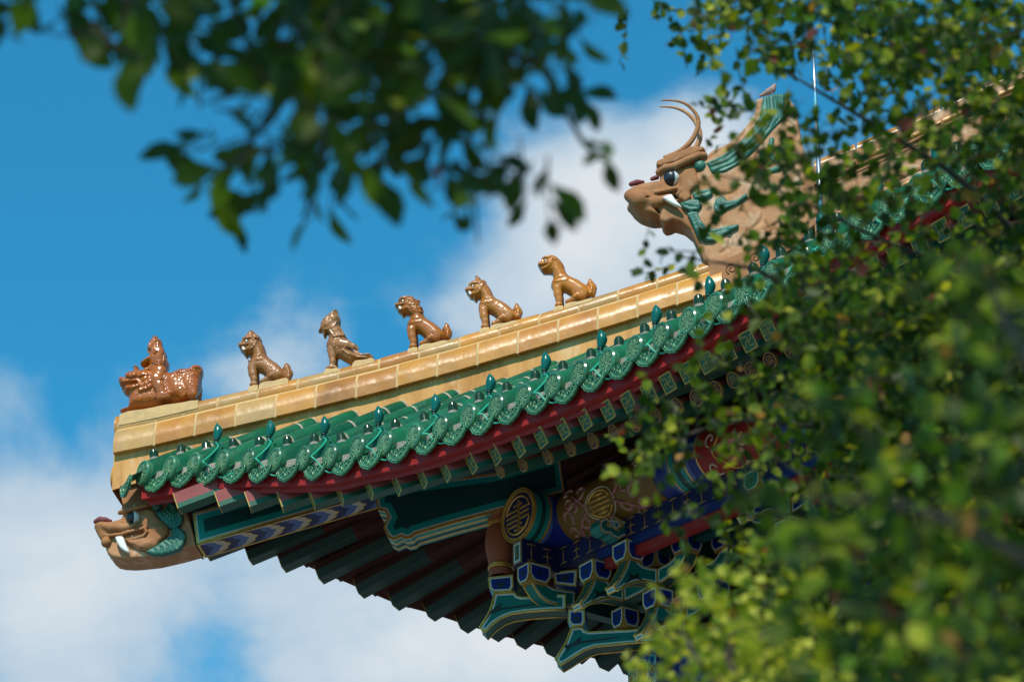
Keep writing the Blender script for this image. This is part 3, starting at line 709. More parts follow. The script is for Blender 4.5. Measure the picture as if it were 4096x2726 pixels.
for sx in (-1, 1):
    for (du, aa, s_, tn, fl) in ((.24, -.35, .075, 1.2, 1), (.36, -.10, .055, 2.6, -1), (.42, -.55, .055, 3.4, 1), (.30, .22, .06, 0, -1), (.40, .42, .07, 2.0, 1), (.26, .85, .065, 4.0, -1), (.42, .95, .055, 1.0, 1), (.34, 1.2, .05, 3.0, -1)):
        u_ = 2.235 + sx * du
        t_ = tn if sx > 0 else math.pi - tn
        scroll(u_, aa, s_, t_, fl * sx, 9, .0105); pass
        mbv = len(mb.v)
        pts = [(u_ + s_ * (1 - .72 * t) * math.cos(t_ + fl * sx * 5.2 * t), aa + s_ * (1 - .72 * t) * math.sin(t_ + fl * sx * 5.2 * t) / PR) for t in np.linspace(0, 1, 16)]
        mb.tube([onpur(a, b2, .006) for a, b2 in pts], .0080, 6, 8)
    curve_on([(2.235 + sx * .16, .35), (2.235 + sx * .24, .0), (2.235 + sx * .32, -.3)], .011, 8, .004)
    curve_on([(2.235 + sx * .16, .5), (2.235 + sx * .26, .75), (2.235 + sx * .36, 1.1)], .011, 8, .004)
# the flower on its red field and the scrolls beyond
def flower(uc, ac, s):
    ring = [(uc + s * 1.9 * (1 + .10 * math.cos(6 * t)) * math.cos(t), ac + s * 1.5 * (1 + .10 * math.cos(6 * t)) * math.sin(t) / PR) for t in np.linspace(0, 2 * math.pi, 40)]
    curve_on(ring, .008, 1, .003)
    for k in range(8):
        t = k * math.pi / 4 + .2
        a = [(uc + s * q * math.cos(t + w_), ac + s * q * math.sin(t + w_) / PR) for q, w_ in ((.25, 0), (.6, .22), (1.0, 0), (.6, -.22), (.25, 0))]
        curve_on(a, .007, 9, .004); curve_on([a[0], a[2]], .012, 1, .003)
    mb.tube([onpur(uc, ac, -.01), onpur(uc, ac, .012)], [s * .26, s * .2], 12, 1)
flower(3.80, .42, .12)
for uc, aa, s_, tn, fl in ((3.5, .9, .07, 1, 1), (4.05, 1.0, .07, 3, -1), (3.55, -.1, .06, 2, 1), (4.1, -.05, .06, 0, -1), (3.82, 1.25, .05, 1, 1), (5.3, .4, .10, 1, 1), (5.6, .8, .09, 3, -1), (5.9, .3, .1, 2, 1), (6.2, .7, .09, 4, -1), (5.45, 1.1, .06, 0, 1), (6.4, .3, .07, 1, -1)):
    scroll(uc, aa, s_, tn, fl, 9, .009)
mb.build('eave_purlin', PM_, hall)
mb = MB(); v0 = 1.09
zf = lambda v: .0785 - .062 * (v - v0) * .0
for a, bb, m_ in ((v0, v0 + .012, 1), (v0 + .012, v0 + .06, 4), (v0 + .06, v0 + .10, 5), (v0 + .10, v0 + .135, 4), (v0 + .135, v0 + .155, 1), (v0 + .155, v0 + .185, 6), (v0 + .185, v0 + .35, 2), (v0 + .35, 12, 7)): cyl(mb, a, bb, m_, zf, 'v')
mb.lathe([(.001, .004), (.178, .004), (.180, .008), (.196, .008), (.198, .004), (.203, .004), (.205, .010), (PR + .002, .010), (PR + .002, -.004)], (c0, v0, .0785), (0, -1, 0), 40, [8, 1, 1, 1, 8, 1, 1, 1])
def dsc(x, z, y=.006): return np.array([c0 + x, v0 - y, .0785 + z])
for x0, z0, x1, z1 in ((-.055, .085, .055, .085), (-.125, .045, .12, .045), (-.14, .005, .14, .005), (-.14, -.035, .14, -.035), (-.12, -.075, .05, -.075), (-.05, -.115, .06, -.115), (0, .13, 0, -.135)):
    mb.obox(dsc(x0, z0 - .0085, .004), (x1 - x0, 0, 0) if z0 == z1 else (.017, 0, 0), (0, -.006, 0), (0, 0, .017) if z0 == z1 else (0, 0, z1 - z0), 1)
for t0, t1 in ((.25, 2.9), (3.4, 6.0)):
    mb.tube([dsc(.150 * math.cos(t), .150 * math.sin(t)) for t in np.linspace(t0, t1, 20)], .009, 6, 1)
mb.build('eave_purlin', PM_[:8] + [M['navy']], hall)

# --- blue boards under the purlins, with gold strokes
mb = MB(); va = 1.076
mb.box((c0 - .06, va, -.325), (c0 + .06, 9, -.134), 0)
mb.poly([(c0 - .055, va - .002, -.320), (c0 + .055, va - .002, -.320), (c0 + .055, va - .002, -.139), (c0 - .055, va - .002, -.139)], 1)
mb.poly([(c0 - .040, va - .004, -.305), (c0 + .040, va - .004, -.305), (c0 + .040, va - .004, -.154), (c0 - .040, va - .004, -.154)], 2)
mb.poly([(c0 - .024, va - .006, -.289), (c0 + .024, va - .006, -.289), (c0 + .024, va - .006, -.170), (c0 - .024, va - .006, -.170)], 3)
mb.box((c0 - .006, va - .010, -.275), (c0 + .006, va - .006, -.185), 1)
def glyph(mb, o, ex, ez, n_, kind, mi):                   # I-shaped and three-barred strokes with ragged ends
    bars = [0, 1] if kind == 0 else [0, .5, 1]
    h = .125; w = .085
    st = lambda a, b, wd: mb.tube([o + ex * a[0] + ez * a[1] + n_ * .001, o + ex * (a[0] + b[0]) / 2 + ez * ((a[1] + b[1]) / 2 + .004) + n_ * .002, o + ex * b[0] + ez * b[1] + n_ * .001], [wd * .6, wd, wd * .55], 5, mi)
    for q in bars: st((-w / 2, h * q - .004), (w / 2, h * q + .004), .0075)
    st((0, 0), (0, h), .007)
for k, v_ in enumerate((1.16, 1.31)): glyph(mb, np.array([c0 + .06, v_, -.292 + .0]), np.array([0, 1, 0]), np.array([0, 0, 1]), np.array([1, 0, 0]), k % 2, 1)
mb.build('purlin_board', [M['navy'], M['gold_stroke'], M['white'], M['teal']], hall)
mb = MB(); rows = []
zt = lambda u: -.134 - .056 * (u - 1.5)
for u in (c0 + .06, 12): rows.append([(u, c0 + .06, zt(u)), (u, c0 - .06, zt(u)), (u, c0 - .06, zt(u) - .16), (u, c0 + .06, zt(u) - .16)])
mb.grid(rows, 0, False, True)
rows = [[(u, c0 + .05, zt(u) - .16), (u, c0 - .05, zt(u) - .16), (u, c0 - .05, zt(u) - .225), (u, c0 + .05, zt(u) - .225)] for u in (2.0, 12)]; mb.grid(rows, 1, False, True)
k = 0; u = 1.60
while u < 7.5:
    if abs(u - 2.30) > .09: glyph(mb, np.array([u, c0 - .06, zt(u) - .142]), np.array([1, 0, -.056]), np.array([0, 0, 1]), np.array([0, -1, 0]), k % 2, 2)
    u += .165; k += 1
mb.build('purlin_board', [M['navy'], mat('strip_blue_paint', (0.007, 0.022, 0.14), 0.5, spec=0.3), M['gold_stroke']], hall)
mb = MB()
rows = [[(u, c0 + .04, zt(u) - .226), (u, c0 - .02, zt(u) - .226), (u, c0 - .02, zt(u) - .30), (u, c0 + .04, zt(u) - .30)] for u in (2.05, 12)]; mb.grid(rows, 0, False, True)
mb.build('red_board', M['red'], hall)
mb = MB()
for v_, z_, d_ in ((1.74, -.30, .11), (2.0, -.29, .12)):
    rows = [[(u, v_ + .05, z_ - .05 * (u - 2.4)), (u, v_ - .05, z_ - .05 * (u - 2.4)), (u, v_ - .05, z_ - d_ - .05 * (u - 2.4)), (u, v_ + .05, z_ - d_ - .05 * (u - 2.4))] for u in (1.9, 12)]; mb.grid(rows, 0, False, True)
mb.build('tie_board', M['teal_dark'], hall)

# --- bracket set
def A3(pts, u): return [pu(*ZB(*p), u) for p in pts]
BEAK = [(672, 525), (640, 640), (590, 740), (540, 820), (490, 868), (525, 945), (620, 885), (760, 832), (870, 822), (960, 838), (1035, 862), (1035, 665), (930, 650), (850, 628), (800, 590), (775, 540)]
BEAKP = A3(BEAK, 2.388)
TARM = [pv(*ZB(*p), 1.668) for p in [(1035, 665), (1080, 640), (1180, 588), (1235, 530), (1258, 478), (1392, 415), (1385, 500), (1350, 590), (1290, 670), (1200, 752), (1110, 815), (1035, 860)]]
def rest(name, a, b, m_, top=None):
    mb = MB(); mb.box(a, b, 0)
    if top is not None: mb.box((a[0], a[1], b[2] + .001), (b[0], b[1], b[2] + .012), 1)
    mb.build(name, [m_, M['rred']], hall)
def beak(du, dv, dz, mats, edge=True):
    P = [p + np.array([du, dv, dz]) for p in BEAKP]
    ob = painted('beak_arm', P, (-.105, 0, 0), mats, parent=hall, side=M['arm_under'])
    mb = MB(); tip = [P[4], P[5]]
    o = P[4]; e1 = P[5] - P[4]; n_ = np.array([0, -e1[2], e1[1]]); n_ /= np.linalg.norm(n_); n_ = n_ if n_[1] < 0 else -n_
    q = [o, P[5], P[5] + np.array([-.105, 0, 0]), o + np.array([-.105, 0, 0])]
    for k, (d, mi) in enumerate(((0, 0), (.011, 1), (.020, 2))):
        e = []
        for i in range(4):
            a = q[i]; x1 = q[(i + 1) % 4] - a; x0 = q[i - 1] - a; e.append(a + d * (x1 / np.linalg.norm(x1) + x0 / np.linalg.norm(x0)))
        mb.poly([p + n_ * .002 * (k + 1) for p in e], mi)
    mb.tube([p + np.array([.002, -.002, 0]) for p in P[0:5]], .007, 6, 0); mb.tube([p + np.array([-.105, -.002, 0]) for p in P[0:5]], .006, 6, 0)
    mb.tube([p + np.array([.002, 0, -.002]) for p in P[5:11]], .007, 6, 0); mb.tube([p + np.array([-.105, 0, -.002]) for p in P[5:11]], .005, 6, 0)
    # black leaf mark on the side
    c = P[0] * .35 + P[10] * .30 + P[5] * .35; x = np.array([.0035, 0, 0])
    mb.poly([c + x + np.array([0, a, b]) for a, b in ((-.09, -.085), (-.03, -.015), (-.045, .03), (.0, .012), (.05, .045), (.045, .008), (.17, -.02), (.05, -.004), (.0, -.012))], 3)
    mb.build('gold_edge', [M['gold'], M['white'], mats[2], M['black']], ob)
    y0 = P[11][1]; rest('bracket_arm', (P[0][0] - .105, y0, P[10][2]), (P[0][0] - .001, y0 + .6, P[11][2] - .005), M['teal_dark'], 1)
    return ob
beak(0, 0, 0, GWT); beak(-.405, 0, 0, GWT); beak(.008, .248, -.308, GWT)
a1 = painted('bracket_arm', TARM, (0, .10, 0), GWT, parent=hall, side=M['arm_under'])
mb = MB(); mb.tube([p + np.array([.002, -.002, 0]) for p in TARM[5:]], .007, 6); mb.tube([p + np.array([.002, .10, 0]) for p in TARM[5:]], .006, 6); mb.build('gold_edge', M['gold'], a1)
q = [np.array(p) for p in ((1.985, 1.668, -.652), (2.282, 1.668, -.652), (2.282, 1.668, -.528), (1.985, 1.668, -.528))]
painted('bracket_arm', q, (0, .10, 0), GWT, parent=hall, side=M['arm_under'])
UP2 = [pv(*ZB(*p), 1.92) for p in [(1800, 460), (1925, 375), (1918, 490), (1880, 600), (1800, 700), (1740, 745), (1395, 935), (1395, 760), (1640, 610), (1750, 545), (1785, 500)]]
painted('bracket_arm', UP2, (0, .10, 0), [M['gold_dim'], M['white'], M['teal']], parent=hall, side=M['arm_under'])
LOW2 = [p + (np.array([2.399, 1.918, -.964]) - TARM[11]) + np.array([0, 0, .09]) for p in TARM]
painted('bracket_arm', LOW2, (0, .10, 0), GWT, parent=hall, side=M['arm_under'])
AARM = [pu(*ZA(*p), 1.51) for p in [(770, 545), (965, 578), (985, 625), (1040, 655), (1180, 680), (1325, 695), (1310, 900), (1100, 872), (980, 835), (880, 760), (810, 660), (775, 590)]]
a2 = painted('bracket_arm', AARM, (-.10, 0, 0), GWT, parent=hall, side=M['teal'])
mb = MB(); lo = AARM[6:] + AARM[:1]; mb.tube([p + np.array([.002, 0, 0]) for p in lo], .008, 6); mb.tube([p + np.array([-.10, 0, 0]) for p in lo], .007, 6); mb.build('gold_edge', M['gold'], a2)
rest('bracket_arm', (1.41, AARM[5][1], AARM[6][2] - .01), (1.508, 3.0, AARM[5][2] - .01), M['teal_dark'], 1)
# noses on the diagonal
NA = [(305, 725), (560, 706), (590, 752), (650, 768), (1000, 742), (1200, 736), (1200, 930), (1000, 934), (700, 957), (520, 985), (400, 1030), (300, 1095), (235, 1160), (188, 1215), (122, 1148), (190, 1050), (250, 940), (285, 830)]
NB = [(1725, 925), (1850, 910), (1880, 955), (1930, 970), (2100, 960), (2356, 948), (2640, 930), (2768, 925), (2768, 1083), (2640, 1095), (2356, 1115), (2200, 1130), (2000, 1150), (1880, 1190), (1780, 1250), (1690, 1310), (1600, 1365), (1535, 1300), (1600, 1200), (1660, 1100), (1700, 1000)]
for P, Zf, i0, i1 in ((NA, ZA, 6, 18), (NB, Z6, 8, 21)):
    Q = [hp(*Zf(*p), .075) for p in P]
    ob = painted('nose_beam', Q, -NW_ * .15, GWT, parent=hall, side=M['arm_under'], t1=.012, t2=.011)
    mb = MB(); lo = Q[i0:i1] + Q[:2]
    mb.tube([p + NW_ * .002 for p in lo], .009, 6); mb.tube([p - NW_ * .15 for p in lo], .007, 6)
    k = i0 + (i1 - i0) // 2; c = (Q[0] + Q[i0 + (i1 - i0) // 2 + 1]) / 2 + NW_ * .004; dh = np.array([1, 1, 0]) / 2 ** .5
    c = Q[0] * .5 + Q[i0 + 3] * .15 + Q[i1 - 5] * .35 + NW_ * .0045
    mb.poly([c + dh * a + np.array([0, 0, b]) for a, b in ((-.12, -.15), (-.05, -.06), (-.075, -.01), (-.02, -.005), (.06, .055), (.05, .012), (.33, .03), (.33, .022), (.05, -.005), (-.02, -.03))], 1)
    mb.build('gold_edge', [M['gold'], M['black']], ob)
mb = MB(); mb.box((1.7, 1.7, -.66), (3.0, 3.0, -.655), 0)
# blocks
def block(E, du=.174, dv=.165, dz=.150, field='blue', name='bracket_block'):
    E = np.array(E, float); mb = MB(); z1, z0, zm = E[2], E[2] - dz, E[2] - dz * .62
    cc = np.array([E[0] - du / 2, E[1] + dv / 2]); iu, iv = du / 2, dv / 2
    ring = lambda z, s_: [(cc[0] + s_ * iu, cc[1] - s_ * iv, z), (cc[0] + s_ * iu, cc[1] + s_ * iv, z), (cc[0] - s_ * iu, cc[1] + s_ * iv, z), (cc[0] - s_ * iu, cc[1] - s_ * iv, z)]
    mb.grid([ring(z1, 1), ring(zm, 1), ring(z0, .80)], 0, False, True); mb.poly(ring(z1, 1)); mb.poly(ring(z0, .80)[::-1])
    ob = mb.build(name, [M['gold_dim']], hall)
    hexa = [(0, 1), (1, 1), (1, .36), (.80, 0), (.20, 0), (0, .36)]
    for (o, ex, n_) in ((np.array([E[0] - du, E[1], z0]), np.array([du, 0, 0]), np.array([0, -1, 0])), (np.array([E[0], E[1], z0]), np.array([0, dv, 0]), np.array([1, 0, 0]))):
        P = [o + ex * a + np.array([0, 0, dz]) * b + n_ * .004 for a, b in hexa]
        f = painted('painted_face', P, -n_ * .004, [M['gold'], M['white'], M[field]], t1=.009, t2=.009, parent=ob, side=M['gold'])
        m2 = MB(); c = o + ex * .5 + np.array([0, 0, dz * .5]) + n_ * .0055; e = ex / np.linalg.norm(ex)
        m2.poly([c + e * a + np.array([0, 0, b]) for a, b in ((-.018, .015), (.018, .015), (.018, -.008), (.010, -.018), (-.010, -.018), (-.018, -.008))]); m2.build('black_mark', M['black'], f)
    return ob
block((2.013, 1.368, -.389)); block((2.418, 1.368, -.372)); block((2.77, 1.638, -.358), dv=.15); block((2.426, 1.633, -.683), dv=.15)
block((1.563, 1.112, -.323), du=.150, dv=.195, dz=.145); block((2.906, 1.905, -.318)); block((2.73, 1.905, -.644))
block(pv(*ZB(1010, 375), 1.66), dv=.14); block(pv(*ZB(1380, 970), 1.90), dv=.14); block((1.913, 1.713, -.653), du=.14, dv=.15)
for pts, Zf, w, t in (([(222, 520), (540, 488), (545, 630), (515, 700), (290, 712), (238, 665)], ZA, .09, .18), ([(1685, 710), (1880, 710), (1885, 840), (1860, 905), (1735, 915), (1680, 860)], Z6, .085, .17), ([(1035, 460), (1350, 420), (1330, 640), (1060, 610)], ZA, .07, .14)):
    Q = [hp(*Zf(*p), w) for p in pts]
    ob = painted('bracket_block', Q, -NW_ * t, GWB, parent=hall, side=M['blue'], t1=.012, t2=.010)
    c = sum(Q) / len(Q) + NW_ * .004; dh = np.array([1, 1, 0]) / 2 ** .5; m2 = MB()
    m2.poly([c + dh * a + np.array([0, 0, b]) for a, b in ((-.022, .016), (.022, .016), (.022, -.012), (.010, -.020), (-.010, -.020), (-.022, -.012))]); m2.build('black_mark', M['black'], ob)
# cloud-headed beam end
ue = pv(*Z7(1560, 900), c0 - .30)[0]
mb = MB()
prof = [(-.33, .03), (-.37, .0), (-.38, -.05), (-.36, -.10), (-.31, -.12), (-.25, -.11), (-.22, -.13), (-.15, -.14), (-.10, -.10), (0, -.06), (0, .08), (-.1, .06), (-.2, .085), (-.28, .07)]
ze = pv(*Z7(1560, 900), c0 - .2)[2]
P = [np.array([2.36, c0 + a * .8, -.255 + b * .8]) for a, b in prof]
ob = painted('cloud_beam_end', P, (-.11, 0, 0), [M['gold'], M['white'], M['teal']], parent=hall, side=M['teal'])
cl = [(-.20 + .085 * (1 + .22 * math.cos(5 * t)) * math.cos(t), .005 + .05 * (1 + .22 * math.cos(5 * t)) * math.sin(t)) for t in np.linspace(0, 2 * math.pi, 36)]
mb.tube([np.array([2.362, c0 + a * .8, -.255 + b * .8]) for a, b in cl], .006, 6, 0); mb.tube([np.array([2.363, c0 - .16 + (a + .2) * .5, -.255 + b * .5]) for a, b in cl], .0055, 6, 1)
mb.tube([np.array([2.364, c0 - .16 + .03 * (1 - t) * math.cos(7 * t), -.25 + .022 * (1 - t) * math.sin(7 * t)]) for t in np.linspace(0, 1, 14)], .005, 6, 1)
mb.build('cloud_outline', [M['gold'], M['white']], ob)

# --- next bracket set along the near side, green scheme, mostly behind leaves
GB2 = [M['gold_dim'], M['white'], M['blue']]
d2 = pv(3036.5, 1863, 1.368) - np.array([2.418, 1.368, -.372])
block(np.array([2.418, 1.368, -.372]) + d2, field='teal'); beak(d2[0], 0, d2[2], GB2); block(np.array([2.426, 1.633, -.683]) + np.array([d2[0], 0, d2[2]]), field='teal'); beak(d2[0] + .008, .248, -.308 + d2[2], GB2)
for dd in (d2[0] + 1.55, d2[0] + 3.1):
    block((2.418 + dd, 1.368, -.372 + d2[2] - .08)); beak(dd, 0, d2[2] - .08, GWT); block((2.426 + dd, 1.633, -.683 + d2[2] - .08)); beak(dd + .008, .248, -.308 + d2[2] - .08, GWT)
for dd in (d2[0], d2[0] + 1.55, d2[0] + 3.1):
    for sgn in (-1, 1):
        P = [np.array([2.335 + dd + sgn * (p[0] - 2.388 + .06), p[1], p[2] + d2[2] - (.08 if dd > d2[0] + 1 else 0)]) for p in TARM]
        painted('bracket_arm', P, (0, .10, 0), GB2, parent=hall, side=M['arm_under'])
        block((2.43 + dd + sgn * .37, 1.638, -.358 + d2[2] - (.08 if dd > d2[0] + 1 else 0)), dv=.15, field='teal' if dd == d2[0] else 'blue')

# --- architrave ends, column, wall
EC = pv(2623.5, 2579, 1.88); eu, ez = EC[0], EC[2]
mb = MB(); mb.box((eu - .34, 1.88, ez - .345), (eu, 9, ez), 0)
mb.box((eu - .30, 2.02, ez - .34), (12, 2.36, ez - .002), 0)
ob = mb.build('architrave', [M['blue']], hall)
mb = MB()
def arch(x, z): return np.array([eu - .17 + x, 1.88, ez - .172 + z])
def ell(rx, rz, t0=0, t1=2 * math.pi, n=28, cx=0, cz=0): return [arch(cx + rx * math.cos(t), cz + rz * math.sin(t)) for t in np.linspace(t0, t1, n)]
e = ell(.070, .112, n=29)[:-1]; mb.add([p + np.array([0, -.003, 0]) for p in e], [tuple(range(27, -1, -1))], 0)
mb.tube(ell(.070, .112), .006, 6, 3)
for t0, t1 in ((.3, 2.85), (3.45, 6.0)): mb.tube(ell(.054, .092, t0, t1), .006, 6, 1)
for z, w in ((.05, .03), (.02, .048), (-.005, .05), (-.03, .048), (-.06, .03)): mb.tube([arch(-w, z) + np.array([0, -.004, 0]), arch(w, z) + np.array([0, -.004, 0])], .006, 5, 1)
mb.tube([arch(0, .085) + np.array([0, -.005, 0]), arch(0, -.085) + np.array([0, -.005, 0])], .006, 5, 1)
for sx in (-1, 1):
    for sz in (-1, 1):
        for cx, cz, r, mi in ((.115, .075, .045, 2), (.12, .005, .03, 4), (.085, .13, .022, 4)):
            mb.tube([arch(sx * (cx + r * (1 - .6 * t) * math.cos(5.5 * t - 1)), sz * (cz + r * (1 - .6 * t) * math.sin(5.5 * t - 1))) for t in np.linspace(0, 1, 16)], [.013 * (1 - .6 * t) for t in np.linspace(0, 1, 16)], 6, mi)
            mb.tube([arch(sx * (cx + 1.25 * r * (1 - .6 * t) * math.cos(5.5 * t - 1)), sz * (cz + 1.25 * r * (1 - .6 * t) * math.sin(5.5 * t - 1))) for t in np.linspace(0, .8, 14)], .004, 6, 3)
mb.build('painted_scroll', [M['red'], M['gold'], M['teal_mid'], M['white'], M['gold_dim']], ob)
mb = MB(); q = [np.array(p) for p in ((eu - .27, 1.93, ez - .75), (eu - .045, 1.93, ez - .75), (eu - .045, 1.93, ez - .348), (eu - .27, 1.93, ez - .348))]
painted('lower_beam_end', q, (0, 1.2, 0), [M['gold'], M['white'], M['teal_mid']], parent=hall, side=M['teal'], t1=.018, t2=.012)
mb = MB(); mb.lathe([(.30, GZ), (.30, ez - .36)], (eu - .05, 2.25, 0), (0, 0, 1), 36); mb.build('column', M['vase'], hall)
mb = MB(); mb.lathe([(.30, GZ), (.30, ez - .36)], (eu + 4.6, 2.25, 0), (0, 0, 1), 36); mb.build('column', M['vase'], hall)
mb = MB(); mb.box((eu + .0, 2.30, GZ), (12, 2.7, 1.2), 0); mb.build('front_wall', M['soffit'], hall)
mb = MB(); mb.box((2.15, eu + .1, GZ), (2.5, 9, 1.3), 0); mb.build('side_wall', M['soffit'], hall)
mb = MB(); mb.box((1.6, 1.6, .42), (4, 4, .46), 0); mb.build('inner_ceiling', M['soffit'], hall)
# ================================================================ sculpted figures: smooth blended volumes turned into one surface
def surface_nets(V, org, h):
    S = V < 0
    nx, ny, nz = V.shape
    cnt = np.zeros((nx - 1, ny - 1, nz - 1), np.int8)
    for i in (0, 1):
        for j in (0, 1):
            for k in (0, 1): cnt += S[i:nx - 1 + i, j:ny - 1 + j, k:nz - 1 + k]
    act = (cnt > 0) & (cnt < 8)
    idx = -np.ones(act.shape, np.int64); cells = np.argwhere(act); idx[act] = np.arange(len(cells))
    acc = np.zeros((len(cells), 3)); num = np.zeros(len(cells))
    corners = [(i, j, k) for i in (0, 1) for j in (0, 1) for k in (0, 1)]
    ci = cells
    for a in corners:
        for ax in range(3):
            if a[ax] == 1: continue
            b = list(a); b[ax] = 1
            va = V[ci[:, 0] + a[0], ci[:, 1] + a[1], ci[:, 2] + a[2]]; vb = V[ci[:, 0] + b[0], ci[:, 1] + b[1], ci[:, 2] + b[2]]
            m = (va < 0) != (vb < 0); t = np.where(m, va / np.where(m, va - vb, 1), 0)
            p = np.array(a, float)[None, :].repeat(len(ci), 0); p[:, ax] += t
            acc[m] += p[m]; num[m] += 1
    verts = (cells + acc / num[:, None]) * h + org
    faces = []
    sl = [slice(None)] * 3
    for ax in range(3):
        o1, o2 = (ax + 1) % 3, (ax + 2) % 3
        A = [slice(1, n - 1) for n in V.shape]; A[ax] = slice(0, V.shape[ax] - 1); B = list(A); B[ax] = slice(1, V.shape[ax])
        sa, sb = S[tuple(A)], S[tuple(B)]
        e = np.argwhere(sa != sb); 
        if not len(e): continue
        flip = sa[tuple(e.T)]
        base = e.copy()
        for q in (o1, o2): base[:, q] += 1
        def cell(d1, d2):
            c = base.copy(); c[:, o1] -= d1; c[:, o2] -= d2; return idx[c[:, 0], c[:, 1], c[:, 2]]
        q = np.stack([cell(1, 1), cell(0, 1), cell(0, 0), cell(1, 0)], 1)
        q[~flip] = q[~flip][:, ::-1]
        faces.append(q)
    F = np.concatenate(faces); F = F[(F >= 0).all(1)]
    return verts, F
class Sculpt:
    """primitives are given as photograph pixels (x, y) with a sideways offset w in metres, on the plane of the hip ridge"""
    def __init__(s, ox, oy, zoom, w0=0.0, step=.006, pad=.03):
        s.ox, s.oy, s.z, s.w0 = ox, oy, zoom, w0; s.prims = []; s.step = step; s.pad = pad
        a = s.P(0, 0); b = s.P(100, 0); s.k = np.linalg.norm(b - a) / 100     # metres per zoomed pixel
        s.lo = np.full(3, 1e9); s.hi = -s.lo
    def P(s, x, y, w=0.0):
        p = hp(s.ox + x / s.z, s.oy + y / s.z, s.w0 + w); h, z = hz(p); return np.array([h, s.w0 + w, z])
    def ext(s, p, r): s.lo = np.minimum(s.lo, p - r); s.hi = np.maximum(s.hi, p + r)
    def surf(s, h, z):                                    # half thickness of the swollen outlines at a place
        best = 0.0
        for p in s.prims:
            if p[0] != 'i': continue
            q = p[1]; wc, T, R = p[2]; dd = 1e9; ins = False; n = len(q)
            for i in range(n):
                a, b = q[i], q[i - 1]; e = b - a; t = min(max(((h - a[0]) * e[0] + (z - a[1]) * e[1]) / (e @ e + 1e-12), 0), 1)
                dd = min(dd, math.hypot(h - a[0] - t * e[0], z - a[1] - t * e[1]))
                if (a[1] > z) != (b[1] > z) and h < (b[0] - a[0]) * (z - a[1]) / (b[1] - a[1]) + a[0]: ins = not ins
            if ins: best = max(best, T * math.sqrt(1 - (1 - min(dd / R, 1)) ** 2))
        return best
    def on(s, pts, k=.004, op='u', dw=0.0):               # features laid on the surface: (x, y, ignored, r)
        out = []
        for p in pts:
            w = .06
            for _ in range(4): a = s.P(p[0], p[1], w); w = s.surf(a[0], a[2]) + dw
            out.append((p[0], p[1], w, p[3] * (2.2 if op == 's' else 1.4)))
        return s.both(out, k, op)
    def cap(s, pts, k=.010, op='u', sw=1.0):              # chain of (x, y, w, r[px]); sw flattens sideways
        q = [(s.P(p[0], p[1], p[2]), p[3] * s.k) for p in pts]
        for p, r in q:
            if op == 'u': s.ext(p, r)
        s.prims.append(('c', q, k, op, sw)); return s
    def both(s, pts, k=.010, op='u', sw=1.0):
        s.cap(pts, k, op, sw)
        # the far side copy, mirrored in the middle plane
        q = []
        for p in pts:
            a = s.P(p[0], p[1], p[2]); q.append((np.array([a[0], 2 * s.w0 - a[1], a[2]]), p[3] * s.k))
        s.prims.append(('c', q, k, op, sw)); return s
    def ell(s, x, y, w, rx, ry, rw, k=.010, op='u', rot=0.0):   # radii: px, px, metres ; rot degrees in the plane
        c = s.P(x, y, w); s.prims.append(('e', c, (rx * s.k, rw, ry * s.k), k, op, math.radians(rot)))
        if op == 'u': s.ext(c, max(rx * s.k, ry * s.k, rw))
        return s
    def prof(s, pts, w0, w1, rnd=.008, k=.006, op='u', wref=None):   # outline cut through from w0 to w1 with rounded edges
        wr = (w1 if wref is None else wref)
        q = np.array([s.P(x, y, wr)[[0, 2]] for x, y in pts])
        s.prims.append(('p', q, (w0 + s.w0, w1 + s.w0), rnd, k, op))
        if op == 'u':
            for p in q:
                s.ext(np.array([p[0], w0 + s.w0, p[1]]), .01); s.ext(np.array([p[0], w1 + s.w0, p[1]]), .01)
        return s
    def inf(s, pts, T, R, k=.006, w=0.0):                  # outline swollen to a rounded body, T half thickness, R rounding depth
        q = np.array([s.P(x, y, w)[[0, 2]] for x, y in pts]); s.prims.append(('i', q, (s.w0 + w, T, R), 0, k, 'u'))
        for p in q: s.ext(np.array([p[0], s.w0 + w - T, p[1]]), .004); s.ext(np.array([p[0], s.w0 + w + T, p[1]]), .004)
        return s
